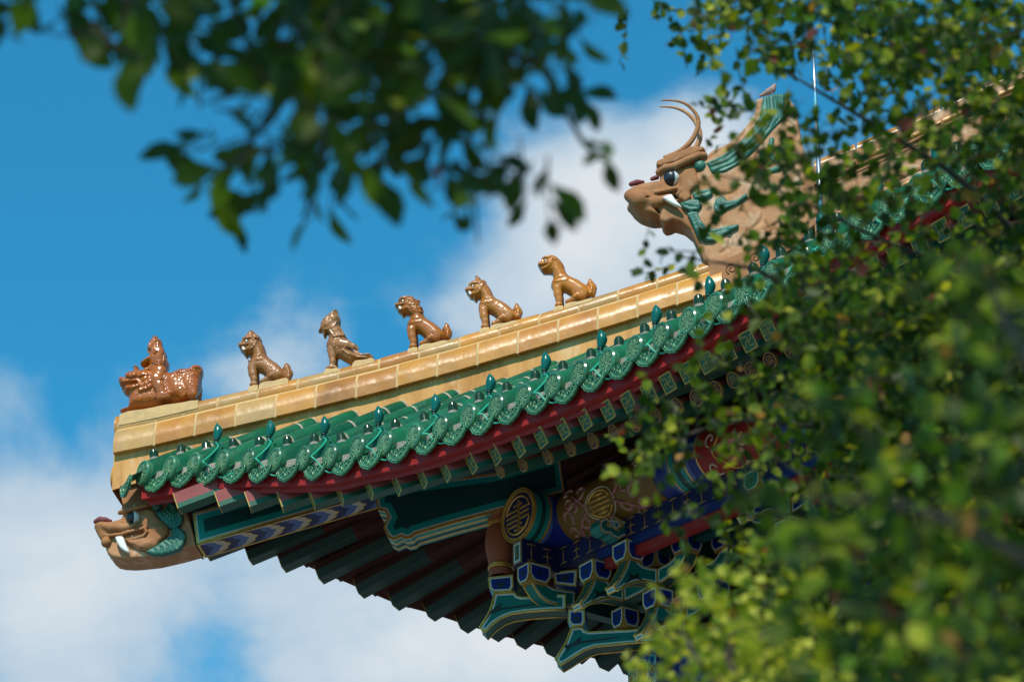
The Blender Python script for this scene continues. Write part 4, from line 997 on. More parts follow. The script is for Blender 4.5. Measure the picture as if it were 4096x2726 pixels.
    def field(s):
        lo = s.lo - s.pad; hi = s.hi + s.pad; n = np.ceil((hi - lo) / s.step).astype(int) + 1
        X, Wd, Z = np.meshgrid(*[(lo[i] + np.arange(n[i]) * s.step).astype(np.float32) for i in range(3)], indexing='ij')
        V = np.full(X.shape, 1.0, np.float32)
        for p in s.prims:
            if p[0] == 'c':
                _, q, k, op, sw = p
                for (a, ra), (b, rb) in zip(q[:-1], q[1:]) if len(q) > 1 else [(q[0], q[0])]:
                    m = max(ra, rb) + k * 2 + .03
                    sl = tuple(slice(max(0, int((min(a[i], b[i]) - m - lo[i]) / s.step)), int((max(a[i], b[i]) + m - lo[i]) / s.step) + 2) for i in range(3))
                    x, w, z = X[sl], Wd[sl], Z[sl]
                    if x.size == 0: continue
                    d = b - a; L2 = d @ d + 1e-12
                    t = np.clip(((x - a[0]) * d[0] + (w - a[1]) * d[1] + (z - a[2]) * d[2]) / L2, 0, 1)
                    dist = np.sqrt((x - a[0] - t * d[0]) ** 2 + ((w - a[1] - t * d[1]) / sw) ** 2 + (z - a[2] - t * d[2]) ** 2) - (ra + t * (rb - ra))
                    V[sl] = s.comb(V[sl], dist, k, op)
            elif p[0] == 'e':
                _, c, r, k, op, rot = p
                m = max(r) + k * 2 + .03
                sl = tuple(slice(max(0, int((c[i] - m - lo[i]) / s.step)), int((c[i] + m - lo[i]) / s.step) + 2) for i in range(3))
                x, w, z = X[sl] - c[0], Wd[sl] - c[1], Z[sl] - c[2]
                cr, sr = math.cos(rot), math.sin(rot); xx = x * cr + z * sr; zz = -x * sr + z * cr
                kk = np.sqrt((xx / r[0]) ** 2 + (w / r[1]) ** 2 + (zz / r[2]) ** 2); k2 = np.sqrt((xx / r[0] ** 2) ** 2 + (w / r[1] ** 2) ** 2 + (zz / r[2] ** 2) ** 2) + 1e-9
                dist = np.where(kk < .2, -min(r) * (1 - kk), kk * (kk - 1) / k2)
                V[sl] = s.comb(V[sl], dist, k, op)
            else:
                _, q, ww, rnd, k, op = p; w0, w1 = ww[0], ww[1]
                m = rnd + k * 2 + .03
                l2 = q.min(0) - m; h2 = q.max(0) + m
                sl = (slice(max(0, int((l2[0] - lo[0]) / s.step)), int((h2[0] - lo[0]) / s.step) + 2), slice(None), slice(max(0, int((l2[1] - lo[2]) / s.step)), int((h2[1] - lo[2]) / s.step) + 2))
                x2, z2 = X[sl][:, 0, :], Z[sl][:, 0, :]
                dd = np.full(x2.shape, 1e9, np.float32); sg = np.ones(x2.shape, np.float32)
                for i in range(len(q)):
                    a, b = q[i], q[i - 1]; e = b - a; L2 = e @ e + 1e-12
                    t = np.clip(((x2 - a[0]) * e[0] + (z2 - a[1]) * e[1]) / L2, 0, 1)
                    dd = np.minimum(dd, (x2 - a[0] - t * e[0]) ** 2 + (z2 - a[1] - t * e[1]) ** 2)
                    c1 = z2 >= a[1]; c2 = z2 < b[1]; c3 = e[0] * (z2 - a[1]) > e[1] * (x2 - a[0])
                    fl = (c1 & c2 & c3) | (~c1 & ~c2 & ~c3); sg = np.where(fl, -sg, sg)
                if p[0] == 'i':
                    d2 = np.sqrt(dd) * sg; wc, T, R = p[2]
                    th = T * np.sqrt(np.maximum(0, 1 - (1 - np.clip(-d2 / R, 0, 1)) ** 2))
                    dist = np.where((d2 < 0)[:, None, :], (np.abs(Wd[sl] - wc) - th[:, None, :]) * .8, np.sqrt(np.maximum(d2, 0)[:, None, :] ** 2 + (Wd[sl] - wc) ** 2))
                    V[sl] = s.comb(V[sl], dist, k, op); continue
                d2 = (np.sqrt(dd) * sg)[:, None, :] + rnd
                dw = np.abs(Wd[sl] - (w0 + w1) / 2) - abs(w1 - w0) / 2 + rnd
                d2, dw = np.broadcast_arrays(d2, dw)
                dist = np.minimum(np.maximum(d2, dw), 0) + np.sqrt(np.maximum(d2, 0) ** 2 + np.maximum(dw, 0) ** 2) - rnd
                V[sl] = s.comb(V[sl], dist, k, op)
        return V, lo
    @staticmethod
    def comb(V, d, k, op):
        if op == 'u':
            h = np.clip(.5 + .5 * (V - d) / k, 0, 1); return V * (1 - h) + d * h - k * h * (1 - h)
        h = np.clip(.5 - .5 * (V + d) / k, 0, 1); return V * (1 - h) - d * h + k * h * (1 - h)
    def mesh(s, name, mats, parent=None, origin=None, relax=2):
        V, lo = s.field(); verts, F = surface_nets(V, lo, s.step)
        for _ in range(relax):                          # a little Laplacian smoothing
            acc = np.zeros_like(verts); n = np.zeros(len(verts))
            for a in range(4):
                i, j = F[:, a], F[:, (a + 1) % 4]
                np.add.at(acc, i, verts[j]); np.add.at(n, i, 1); np.add.at(acc, j, verts[i]); np.add.at(n, j, 1)
            verts = .5 * verts + .5 * acc / np.maximum(n, 1)[:, None]
        out = np.stack([(verts[:, 0] + verts[:, 1]) / 2 ** .5, (verts[:, 0] - verts[:, 1]) / 2 ** .5, verts[:, 2]], 1)
        if parent is not None: origin = WL[parent.name]
        elif origin is None: origin = ((out[:, 0].min() + out[:, 0].max()) / 2, (out[:, 1].min() + out[:, 1].max()) / 2, out[:, 2].min())
        me = bpy.data.meshes.new(name); me.from_pydata((out - np.array(origin)).tolist(), [], F[:, ::-1].tolist())
        me.polygons.foreach_set('use_smooth', [True] * len(me.polygons)); me.materials.append(mats); me.update()
        return link(me, name, parent, origin)
def ball(name, S, x, y, w, r, m, parent, pupil=None, pdir=(-.75, .66, .05)):
    """an eyeball: white sphere with a painted pupil"""
    c = S.P(x, y, w); rr = r * S.k; mb = MB(); C_ = HW(c[0], c[1], c[2])
    ax = np.array(HW(pdir[0], pdir[1], pdir[2])); ax /= np.linalg.norm(ax)
    prof = [(max(1e-4, rr * math.sin(t)), rr * math.cos(t)) for t in np.linspace(0, math.pi, 17)]
    kcut = pupil if pupil is not None else 0
    mb.lathe(prof, C_, ax, 20, [1 if i < kcut else 0 for i in range(16)])
    return mb.build(name, [M['tusk'], M['eyeblack']], parent)


# ---------------- seated beasts on the ridge
OUT = {
 'horn': (1840, 1080, 6.271, [(125,480),(150,465),(230,462),(222,400),(250,345),(300,310),(365,290),(395,230),(385,165),(400,150),(460,170),(520,220),(550,270),(620,275),(650,290),(690,385),(740,440),(790,530),(830,630),(870,690),(930,740),(1060,800),(1180,875),(1260,940),(1320,1000),(1400,1080),(1450,1180),(1470,1250),(1300,1260),(1100,1250),(950,1270),(930,1240),(860,1170),(770,1110),(700,1080),(600,1075),(500,1050),(470,1000),(470,930),(490,850),(525,790),(530,745),(440,740),(435,820),(415,820),(370,795),(340,750),(280,730),(220,680),(195,625),(150,570),(130,520)],
          [(1330,980),(1370,900),(1400,830),(1440,830),(1490,900),(1560,1000),(1578,1070),(1540,1190),(1510,1245),(1440,1240),(1400,1100)], 1.0, 0, 0),
 'plain': (2130, 1000, 6.271, [(140,360),(155,320),(200,312),(235,325),(275,315),(270,270),(285,210),(340,175),(440,155),(540,165),(630,205),(710,275),(770,360),(800,430),(820,520),(860,600),(920,660),(1040,720),(1160,770),(1260,840),(1340,890),(1420,960),(1470,1060),(1490,1160),(1400,1190),(1100,1200),(980,1190),(960,1160),(880,1110),(800,1060),(720,1080),(600,1040),(510,1010),(475,960),(470,890),(490,820),(525,750),(520,680),(490,625),(420,610),(300,600),(230,570),(195,510),(165,460),(140,410)],
          [(1350,880),(1390,800),(1425,715),(1460,720),(1520,790),(1590,870),(1620,950),(1600,1060),(1570,1180),(1480,1190),(1450,1080),(1400,980)], 1.0, 38, -40),
 'lion': (1560, 1170, 6.271, [(125,330),(140,275),(190,268),(250,280),(255,225),(275,165),(340,130),(420,110),(520,115),(600,140),(680,200),(740,290),(790,390),(820,480),(840,570),(890,640),(960,690),(1080,760),(1180,830),(1260,900),(1320,960),(1380,1040),(1410,1130),(1400,1190),(1200,1195),(1000,1210),(920,1190),(850,1140),(780,1070),(700,1020),(600,1010),(500,970),(440,920),(428,860),(450,790),(490,720),(520,640),(505,595),(440,580),(375,585),(370,640),(340,645),(310,610),(280,570),(220,530),(185,470),(180,455),(150,420),(130,380)],
          [(1310,910),(1370,830),(1380,770),(1430,765),(1480,810),(1510,890),(1560,970),(1565,1050),(1520,1150),(1490,1190),(1420,1190),(1400,1080)], 1.0, -48, -62),
 'crest': (920, 1300, 5.807, [(190,450),(200,430),(300,425),(295,370),(315,320),(370,270),(420,210),(480,150),(510,135),(560,160),(610,215),(690,270),(735,340),(750,430),(800,510),(830,610),(860,710),(910,770),(1000,840),(1100,905),(1180,980),(1240,1050),(1290,1130),(1320,1230),(1330,1290),(1150,1290),(1000,1310),(860,1290),(840,1220),(780,1160),(710,1110),(620,1100),(500,1080),(430,1020),(420,970),(440,890),(480,840),(530,770),(530,715),(430,705),(425,780),(400,785),(360,750),(300,670),(255,630),(245,590),(215,530),(195,480)],
          [(1220,1010),(1290,890),(1330,880),(1390,930),(1420,1020),(1465,1090),(1470,1150),(1430,1240),(1400,1300),(1310,1290),(1290,1180)], .93, -30, 58)}
HEADS = {   # dx, dy of the face from the horned beast's face
 'horn': (0, 0), 'plain': (10, -140), 'lion': (0, -190), 'crest': (62, -30)}
def beast(kind, label, m):
    ox, oy, zoom, out, tail, sc, dx, dy = OUT[kind]
    S = Sculpt(ox, oy, zoom, step=.0052)
    B = lambda L: [(a * sc + dx, b * sc + dy, w, r * sc) for a, b, w, r in L]
    fx, fy = HEADS[kind]; F = lambda L: [(a + fx, b + fy, w, r) for a, b, w, r in L]
    S.inf(out, .072, .058)
    S.inf(tail, .030, .030, .010)
    # haunches, legs, paws
    S.both(B([(1120, 1110, .042, 160), (1180, 1150, .045, 150)]), .016, sw=.55)
    S.both(B([(580, 990, .045, 112), (600, 1150, .045, 98), (632, 1280, .045, 80), (636, 1360, .045, 66)]), .014, sw=.75)
    S.both(B([(560, 1418, .045, 44), (600, 1404, .045, 52), (668, 1400, .045, 52)]), .010)
    S.both(B([(1040, 1200, .062, 80), (960, 1290, .060, 62), (835, 1335, .060, 58)]), .014)
    # harness bands and thigh bands
    S.on(B([(495, 835, .040, 15), (560, 815, .066, 15), (700, 790, .078, 15), (830, 775, .080, 13)]), .004)
    S.on(B([(540, 745, .040, 13), (640, 700, .070, 13), (780, 680, .070, 13), (840, 700, .055, 11)]), .004)
    S.both(B([(955, 1150, .098, 16), (1050, 1080, .118, 16), (1160, 1045, .118, 14)]), .005)
    for k in range(4): S.both(B([(1030 + 40 * k, 1120 - 12 * k, .116, 8), (1080 + 40 * k, 1190, .118, 8), (1140 + 26 * k, 1225 - 8 * k, .108, 7)]), .003, 's')
    S.both(B([(900, 1130, .070, 10), (940, 1020, .078, 10), (1040, 950, .080, 9)]), .004, 's')
    for k in range(3): S.both(B([(552 + 36 * k, 1390, .072, 9), (545 + 36 * k, 1450, .072, 9)]), .003, 's'); S.both(B([(805 + 40 * k, 1310, .088, 9), (800 + 40 * k, 1380, .088, 9)]), .003, 's')
    # tail grooves and its curled spine
    t0 = np.array(tail, float); c = t0.mean(0); tip = t0[np.argmin(t0[:, 1])]; root = t0[np.argmax(t0[:, 1])] * .4 + c * .6 
    for k in range(8):
        t = k / 7; p = root * (1 - t) + tip * t
        S.cap([(p[0] + 4, p[1], .034, 8), (p[0] + 110 - 60 * t, p[1] - 5 + 60 * t, .026, 8)], .003, 's'); S.cap([(p[0] - 10, p[1], .034, 8), (p[0] - 80 + 30 * t, p[1] + 20, .026, 8)], .003, 's')
    S.cap([(root[0] - 20, root[1] + 30, .030, 46), (c[0] - 10, c[1] + 30, .032, 36), (c[0] + 10, c[1] - 40, .030, 24)], .005)
    # face
    S.on(F([(238, 420, .030, 26), (262, 352, .046, 30), (330, 318, .060, 30), (420, 306, .070, 26), (520, 290, .072, 18)]), .004)       # brow
    S.on(F([(160, 495, .040, 26), (250, 478, .055, 22), (330, 462, .070, 18), (375, 470, .078, 16), (370, 500, .078, 14)]), .004)        # lip line
    S.on(F([(170, 528, .046, 13), (260, 515, .062, 14), (320, 500, .074, 14), (350, 482, .082, 12)]), .004, 's')
    S.on(F([(230, 610, .045, 22), (300, 580, .062, 20), (370, 545, .072, 18), (400, 505, .076, 15)]), .004)
    S.on(F([(430, 440, .064, 44), (455, 470, .064, 40)]), .012, dw=-.008)
    S.on(F([(480, 350, .070, 18), (520, 310, .076, 18), (575, 322, .076, 18), (570, 362, .074, 18), (520, 370, .072, 16)]), .004)          # ear
    if kind != 'plain':
        for a, b, w in ((545, 400, .074), (525, 452, .074), (500, 505, .072), (450, 550, .068), (405, 575, .066), (360, 595, .062), (310, 605, .056)): S.on(F([(a, b, w, 24), (a + 4, b + 4, w, 20)]), .004)
    if kind == 'plain':
        for k in range(8): S.on([(520 + 33 * k, 240 + 20 * k, .076 - .002 * k, 8), (555 + 32 * k, 330 + 20 * k, .080 - .002 * k, 8), (585 + 26 * k, 380 + 18 * k, .078 - .003 * k, 7)], .003, 's')
    if kind == 'crest':
        for k in range(8): S.on([(520 + 24 * k, 190 + 26 * k, .040 + .004 * k, 8), (560 + 20 * k, 280 + 26 * k, .070, 8)], .003, 's')
        S.both([(400, 270, .05, 50), (500, 230, .045, 40)], .01); S.on([(330, 305, .06, 22), (480, 300, .076, 20), (640, 290, .06, 16)], .004)
    if kind == 'horn': S.on([(365, 292, .045, 12), (450, 285, .06, 12), (550, 268, .05, 12)], .004)
    if kind == 'lion':
        for a, b, w in ((520, 305, .074), (600, 310, .076), (680, 300, .068), (560, 380, .080), (650, 375, .080), (735, 385, .064), (500, 420, .076), (590, 465, .080), (670, 450, .078), (755, 470, .062), (640, 260, .066), (560, 235, .066), (560, 470, .078), (640, 420, .080), (730, 500, .070), (795, 520, .045), (710, 230, .05), (780, 410, .045)):
            S.on([(a, b, w, 36), (a + 4, b + 6, w, 32)], .003, dw=-.001); S.on([(a - 4, b - 4, w, 8), (a + 10, b + 2, w, 7)], .002, 's', dw=.011)
        S.on([(440, 175, .062, 26), (530, 165, .064, 26), (610, 190, .06, 20)], .004)
    eye = (316 + fx, 400 + fy, .058, 46)
    S.on([(eye[0], eye[1], .066, 21)] * 2, .004, 's')
    w_ = .06
    for _ in range(4): a_ = S.P(eye[0], eye[1], w_); w_ = S.surf(a_[0], a_[2])
    base = S.P(900 * sc + dx, 1330 * sc + dy, 0); o = HW(base[0], 0, CZ(base[0]) + .001)
    root_ = empty('ridge_beast', o, label, 'ridge statue', 'beasts in a row along the hip ridge')
    S.mesh('body', m, root_)
    ball('eye', S, eye[0], eye[1], w_ - .006, 37 , None, root_, 5, (-.92, .38, .05))
    if kind != 'plain':
        q = [HW(*S.P(a + fx, b + fy, w_ + .006)) for a, b in ((212, 520), (262, 525), (290, 585), (250, 596), (228, 575))]
        mb = MB(); mb.prism(q, -NW_ * .016, 0); mb.build('tooth', M['tusk'], root_)
    for (xa, xb, ya, yb) in ((505, 740, 1458, 1420), (772, 1500, 1382, 1245)):
        mb = MB(); rows = []; T = np.linspace(0, 1, 11)
        for t in T:
            p = S.P((xa + (xb - xa) * t) * sc + dx, (ya + (yb - ya) * t) * sc + dy, .075); zb = CZ(p[0]) - .06
            zt = p[2] + .003 * math.sin(11 * t + xa) - (.010 if t in (0, 1) else 0)
            rows.append([HW(p[0], w_, z_) for w_, z_ in ((.100, zb), (.094, zt - .012), (.078, zt), (-.078, zt), (-.100, zb))])
        mb.grid(rows, 0, False); mb.poly(rows[0][::-1]); mb.poly(rows[-1]); mb.build('mortar_bedding', M['mortar'], root_)
    return root_
M['fig_scale'] = mat('scaled_brown_glaze', (0.34, 0.125, 0.024), 0.38, (0.27, 0.095, 0.018), 9.0, coat=0.15, cells=0.0022, cscale=80, col3=(0.36, 0.16, 0.045), n3=5, spread3=(0.5, 0.7))
M['fig_scale2'] = mat('scaled_ochre_glaze', (0.46, 0.165, 0.018), 0.30, (0.37, 0.12, 0.014), 9.0, coat=0.25, cells=0.0018, cscale=82, col3=(0.46, 0.20, 0.04), n3=5, spread3=(0.5, 0.7))
beast('crest', 'matt brown scaled seated beast with a low pointed crest, right behind the rider', M['fig_scale'])
beast('lion', 'glossy brown seated lion with a mane of round curls, right of the phoenix', M['fig'])
beast('horn', 'scaled ochre seated beast with one upright horn on its head', M['fig_scale2'])
beast('plain', 'smooth orange brown seated beast with combed hair, nearest the horned dragon', M['fig_or'])
# ---------------- the phoenix
S = Sculpt(1240, 1220, 5.807, step=.0052)
S.inf([(195,640),(215,590),(245,530),(250,440),(265,405),(290,400),(300,350),(340,320),(380,290),(470,210),(560,140),(620,112),(645,125),(655,200),(690,280),(715,350),(718,430),(700,500),(740,580),(780,670),(830,710),(865,770),(860,800),(960,860),(1000,900),(980,1060),(1020,1095),(1080,1130),(1200,1150),(1380,1135),(1440,1160),(1480,1220),(1400,1240),(1200,1260),(1080,1290),(1000,1400),(900,1370),(780,1300),(690,1240),(640,1245),(560,1120),(430,1050),(390,1000),(385,930),(410,860),(440,790),(440,710),(395,670),(385,740),(360,775),(330,765),(310,700),(290,640),(240,645)], .070, .055)
for k in range(7): S.on([(400 + 38 * k, 320 - 18 * k, .058, 8), (425 + 36 * k, 245 - 26 * k, .048, 8)], .004, 's')
S.on([(530, 320, .070, 16), (580, 265, .072, 20), (620, 290, .070, 16), (580, 330, .072, 14)], .004)
S.on([(300, 562, .048, 15), (420, 550, .066, 15), (520, 515, .074, 16), (590, 440, .076, 17), (615, 370, .072, 15)], .004)
for k in range(4): S.on([(465 + 75 * k, 590 - 22 * k, .066, 22), (535 + 70 * k, 690 - 20 * k, .072 - .006 * k, 20), (560 + 72 * k, 728 - 12 * k, .074 - .006 * k, 30)], .004)
S.both([(600, 870, .062, 115), (700, 880, .070, 110), (850, 900, .072, 85), (1000, 950, .066, 66), (1095, 1010, .054, 48)], .010, sw=.45)
S.both([(535, 860, .086, 14), (560, 940, .092, 14), (640, 990, .092, 14), (760, 985, .094, 12), (840, 960, .09, 12)], .004)
for k in range(3):
    for j in range(4): S.both([(560 + 75 * j + 20 * k, 810 + 60 * k, .096, 8), (585 + 75 * j + 20 * k, 842 + 60 * k, .098, 8), (610 + 75 * j + 20 * k, 815 + 60 * k, .098, 8)], .002, 's')
S.on([(760, 1040, .066, 20), (900, 1130, .066, 20), (1080, 1190, .056, 18), (1300, 1200, .04, 16), (1450, 1195, .03, 14)], .004)
S.both([(500, 1030, .040, 110), (515, 1160, .042, 84), (525, 1300, .045, 68), (515, 1390, .045, 58)], .014, sw=.75); S.both([(390, 1458, .045, 34), (480, 1440, .045, 46), (600, 1440, .045, 40)], .012)
for k in range(6): S.both([(420, 900 + 80 * k, .080, 7), (590, 1000 + 80 * k, .086, 7)], .002, 's'); S.both([(590, 900 + 80 * k, .086, 7), (430, 1000 + 80 * k, .080, 7)], .002, 's')
S.on([(335, 445, .064, 9), (400, 395, .074, 10), (480, 360, .078, 9)], .004); S.on([(350, 445, .066, 8), (420, 430, .074, 9), (480, 365, .078, 8)], .004)
base = S.P(800, 1400, 0); o = HW(base[0], 0, CZ(base[0]))
ph = empty('ridge_phoenix', o, 'brown phoenix statue with tall pointed crest and long tail, between two seated beasts', 'ridge statue', 'beasts in a row along the hip ridge')
S.mesh('body', M['fig_matt'], ph)
ball('eye', S, 408, 402, .060, 26, None, ph, 16, (-.6, .8, .05))
for (xa, xb, ya, yb) in ((340, 680, 1478, 1452), (1000, 1500, 1300, 1212)):
    mb = MB(); rows = []
    for t in np.linspace(0, 1, 9):
        a = S.P(xa + (xb - xa) * t, ya + (yb - ya) * t, .07); zb = CZ(a[0]) - .06; zt = a[2] + .003 * math.sin(9 * t)
        if t in (0, 1): zt -= .02
        rows.append([HW(a[0], w_, z_) for w_, z_ in ((.100, zb), (.094, zt - .012), (.07, zt), (-.07, zt), (-.100, zb))])
    mb.grid(rows, 0, False); mb.poly(rows[0][::-1]); mb.poly(rows[-1]); mb.build('mortar_bedding', M['mortar'], ph)
# ---------------- rider on the leading beast
S = Sculpt(440, 1320, 4.355, step=.0055)
S.inf([(160,900),(165,840),(190,832),(290,845),(290,790),(320,755),(420,735),(425,700),(405,680),(420,645),(460,632),(500,645),(510,690),(560,720),(680,720),(1000,720),(1060,775),(1150,740),(1230,700),(1400,690),(1450,640),(1530,622),(1600,650),(1625,710),(1620,790),(1600,815),(1595,900),(1590,980),(1550,1080),(1510,1170),(1530,1240),(1400,1230),(1100,1290),(800,1350),(400,1400),(180,1435),(190,1400),(330,1360),(340,1270),(335,1200),(350,1175),(270,1140),(225,1080),(205,1010),(170,960),(155,920)], .095, .07)
S.on([(240, 930, .075, 20), (330, 905, .085, 20), (450, 885, .095, 20), (480, 910, .098, 18)], .004); S.on([(210, 975, .07, 24), (330, 945, .094, 30), (440, 925, .10, 22)], .004, 's')
S.both([(215, 985, .05, 60)] * 2, .02, 's')
S.on([(300, 1000, .08, 30), (400, 990, .098, 30), (500, 960, .10, 26)], .004)
S.on([(320, 790, .06, 40), (430, 780, .08, 36)], .004); S.on([(372, 805, .088, 30), (380, 806, .09, 28)], .004)
S.on([(520, 790, .092, 26), (590, 770, .10, 30), (640, 775, .10, 22)], .004)
for a, b in ((600, 860), (640, 930), (560, 960), (680, 990), (620, 1020), (540, 1040), (690, 900)): S.on([(a, b, .092, 36), (a + 30, b - 24, .096, 26), (a + 10, b - 40, .10, 18)], .004)
S.both([(1120, 900, .07, 120), (1200, 1040, .08, 100), (1260, 1120, .08, 60)], .014, sw=.6); S.both([(1400, 950, .06, 150), (1430, 1100, .075, 90)], .015, sw=.6)
for k in range(7): S.on([(1130 + 50 * k, 745 - 8 * k, .07, 9), (1190 + 45 * k, 790 - 14 * k, .098, 9)], .004, 's')
for k in range(5): S.on([(1440 + 32 * k, 650 + 6 * k, .06, 9), (1470 + 28 * k, 720 + 10 * k, .10, 9)], .004, 's')
S.on([(240, 1408, .06, 12), (420, 1380, .08, 12)], .004, 's')
rd = empty('ridge_rider', HW(-1.0, 0, CZ(-1.0)), 'glossy red brown rider statue seated on a scaled beast at the ridge tip', 'ridge statue')
M['fig_red2'] = mat('scaled_red_brown_glaze', (0.42, 0.11, 0.006), 0.24, (0.32, 0.075, 0.005), 9.0, coat=0.2, cells=0.0035, cscale=52)
S.mesh('mount', M['fig_red2'], rd)
S = Sculpt(440, 1320, 4.355, step=.0052)
S.inf([(655,330),(670,280),(700,210),(745,170),(750,130),(800,108),(840,130),(850,160),(895,180),(910,220),(925,300),(960,370),(1000,460),(990,490),(1020,570),(1025,650),(1010,730),(1010,780),(960,850),(700,800),(670,740),(690,640),(700,600),(640,640),(580,655),(535,620),(535,580),(600,530),(690,470),(680,420),(660,390)], .080, .06)
S.both([(830, 390, .055, 110), (815, 460, .060, 100)], .010, sw=.55)
S.both([(700, 500, .09, 12), (800, 540, .105, 12), (930, 515, .09, 12), (945, 420, .08, 10)], .004)
S.both([(850, 730, .07, 130), (850, 780, .08, 100)], .012, sw=.6)
S.both([(675, 765, .09, 12), (780, 830, .125, 12), (870, 840, .128, 12), (970, 760, .10, 10)], .004)
S.both([(800, 840, .085, 110), (850, 960, .10, 92), (890, 1070, .105, 76)], .014, sw=.7); S.both([(850, 1140, .110, 50), (1000, 1110, .110, 46)], .010)
S.both([(840, 1180, .112, 36), (1020, 1150, .112, 36)], .006); S.both([(810, 1150, .145, 9), (1045, 1100, .145, 9)], .003, 's')
S.both([(690, 650, .05, 36), (620, 700, .05, 36), (560, 720, .03, 28)], .010)
S.both([(830, 320, .085, 8), (825, 530, .115, 8)], .003, 's'); S.both([(740, 860, .13, 8), (830, 940, .15, 8), (950, 970, .15, 8)], .003, 's'); S.on([(760, 430, .1, 7), (820, 380, .1, 7)], .004, 's'); S.both([(840, 520, .11, 7), (930, 430, .1, 7)], .003, 's')
S.on([(668, 345, .045, 14), (690, 350, .06, 14)], .004, 's'); S.both([(662, 372, .02, 18), (690, 385, .04, 16)], .006)
for k in range(4): S.on([(705 + 55 * k, 185, .03, 8), (690 + 62 * k, 285, .075, 8)], .004, 's')
S.mesh('rider', M['fig_red'], rd)
mb = MB(); rows = []
for t in np.linspace(0, 1, 11):
    a = S.P(175 + 1370 * t, 1440 - 240 * t, .092); zb = CZ(a[0]) - .10; zt = a[2] + .003 * math.sin(14 * t) - (.012 if t in (0, 1) else 0)
    rows.append([HW(a[0], w_, z_) for w_, z_ in ((.112, zb), (.106, zt - .012), (.092, zt), (-.092, zt), (-.112, zb))])
mb.grid(rows, 0, False); mb.poly(rows[0][::-1]); mb.poly(rows[-1]); mb.build('mortar_bedding', M['mortar'], rd)
# ================================================================ dragon head on the end of the corner beam
def spiral(S, x, y, w, r, turns, rr, k=.003, op='s', flip=1, t0=0.0):
    S.cap([(x + r * (1 - .85 * t) * math.cos(t0 + flip * turns * 2 * math.pi * t), y + r * (1 - .85 * t) * math.sin(t0 + flip * turns * 2 * math.pi * t), w, rr) for t in np.linspace(0, 1, int(14 * turns) + 4)], k, op)
def arcs(S, A, B, n, w, rr, bend=.18):                    # a fan of carved lines between two edges
    A, B = np.array(A, float), np.array(B, float)
    def along(P, t): 
        s = np.linspace(0, 1, len(P)); return np.array([np.interp(t, s, P[:, 0]), np.interp(t, s, P[:, 1])])
    for k in range(n):
        t = (k + .5) / n; a, b = along(A, t), along(B, t); m = (a + b) / 2 + bend * np.array([-(b - a)[1], (b - a)[0]])
        S.cap([(a[0], a[1], w, rr), (m[0], m[1], w, rr), (b[0], b[1], w, rr)], .003, 's')
LX, LY, LZ_ = 350, 1960, 4.612
S0 = Sculpt(LX, LY, LZ_, step=.0062)
c = S0.P(1200, 1300, 0)
drg = empty('dragon_head', HW(c[0], 0, c[2]), 'terracotta dragon head with white tusk capping the end of the painted corner beam', 'dragon ornament')
S = S0
S.prof([(330,1080),(360,1150),(440,1215),(560,1242),(720,1250),(900,1240),(1220,1205),(1650,1105),(1990,1012),(1965,850),(1905,600),(1850,440),(1700,200),(1500,120),(1150,100),(900,200),(700,330),(640,600),(400,850),(330,950)], -.135, .135, .022, .01)
S.prof([(1880,560),(1965,850),(1990,1012),(1960,1020),(1900,880),(1850,560)], -.145, .148, .008, .006)
S.cap([(500, 1230, .138, 10), (900, 1236, .138, 10), (1300, 1180, .138, 10), (1650, 1100, .138, 8)], .004, 's')
S.cap([(1840, 600, .14, 14), (1880, 860, .14, 14), (1940, 1030, .14, 12)], .004, 's')
S.mesh('neck', M['terra_pale'], drg)
S = Sculpt(LX, LY, LZ_, step=.0056)
S.prof([(97,640),(115,585),(190,550),(450,540),(600,495),(660,380),(900,300),(1150,250),(1200,330),(1100,690),(1080,780),(900,800),(700,830),(560,845),(420,855),(300,885),(240,905),(200,850),(140,740)], -.155, .155, .045, .012)
S.both([(250, 640, .14, 60), (450, 690, .165, 80), (700, 690, .165, 70), (900, 640, .15, 50)], .02)
S.cap([(200, 680, .170, 16), (260, 760, .178, 16), (350, 790, .180, 10), (560, 780, .184, 10), (750, 730, .184, 10), (900, 690, .180, 16)], .004, 's')
S.both([(240, 830, .12, 34), (420, 830, .158, 34), (640, 800, .172, 30), (900, 725, .178, 30), (1050, 690, .176, 30), (1095, 760, .172, 28), (1020, 840, .168, 28), (860, 885, .165, 26), (700, 905, .160, 22)], .008)
S.both([(680, 838, .185, 26), (860, 805, .188, 28), (1030, 768, .186, 26)], .006, 's')
# cheek, brow
S.prof([(960,500),(985,400),(1050,330),(1150,325),(1220,375),(1280,480),(1350,540),(1440,600),(1490,690),(1470,790),(1400,870),(1320,930),(1260,1020),(1180,1080),(1050,1100),(940,1080),(850,1020),(740,965),(700,905),(900,890),(1060,850),(1120,770),(1100,690),(1000,660),(960,620)], .10, .178, .028, .012)
S.prof([(960,500),(985,400),(1050,330),(1150,325),(1220,375),(1280,480),(1440,600),(1490,690),(1400,870),(1260,1020),(1180,1080),(940,1080),(740,965),(1100,690)], -.178, -.10, .028, .012)
S.cap([(1380, 720, .165, 80), (1260, 690, .165, 60)], .02); S.cap([(1150, 980, .165, 60), (1000, 1010, .165, 40)], .02)
S.cap([(1000, 470, .180, 16), (1030, 380, .184, 16), (1110, 345, .184, 16), (1190, 390, .184, 16), (1250, 500, .184, 16), (1340, 570, .188, 16), (1420, 640, .19, 16), (1440, 740, .19, 16), (1370, 850, .186, 16), (1270, 950, .182, 16), (1200, 1050, .180, 16), (1080, 1080, .176, 16), (950, 1060, .174, 16), (850, 1000, .17, 16)], .003, 's')
S.both([(600, 410, .12, 44), (700, 375, .165, 50), (900, 315, .185, 46), (1080, 275, .18, 40), (1190, 262, .15, 34)], .008)
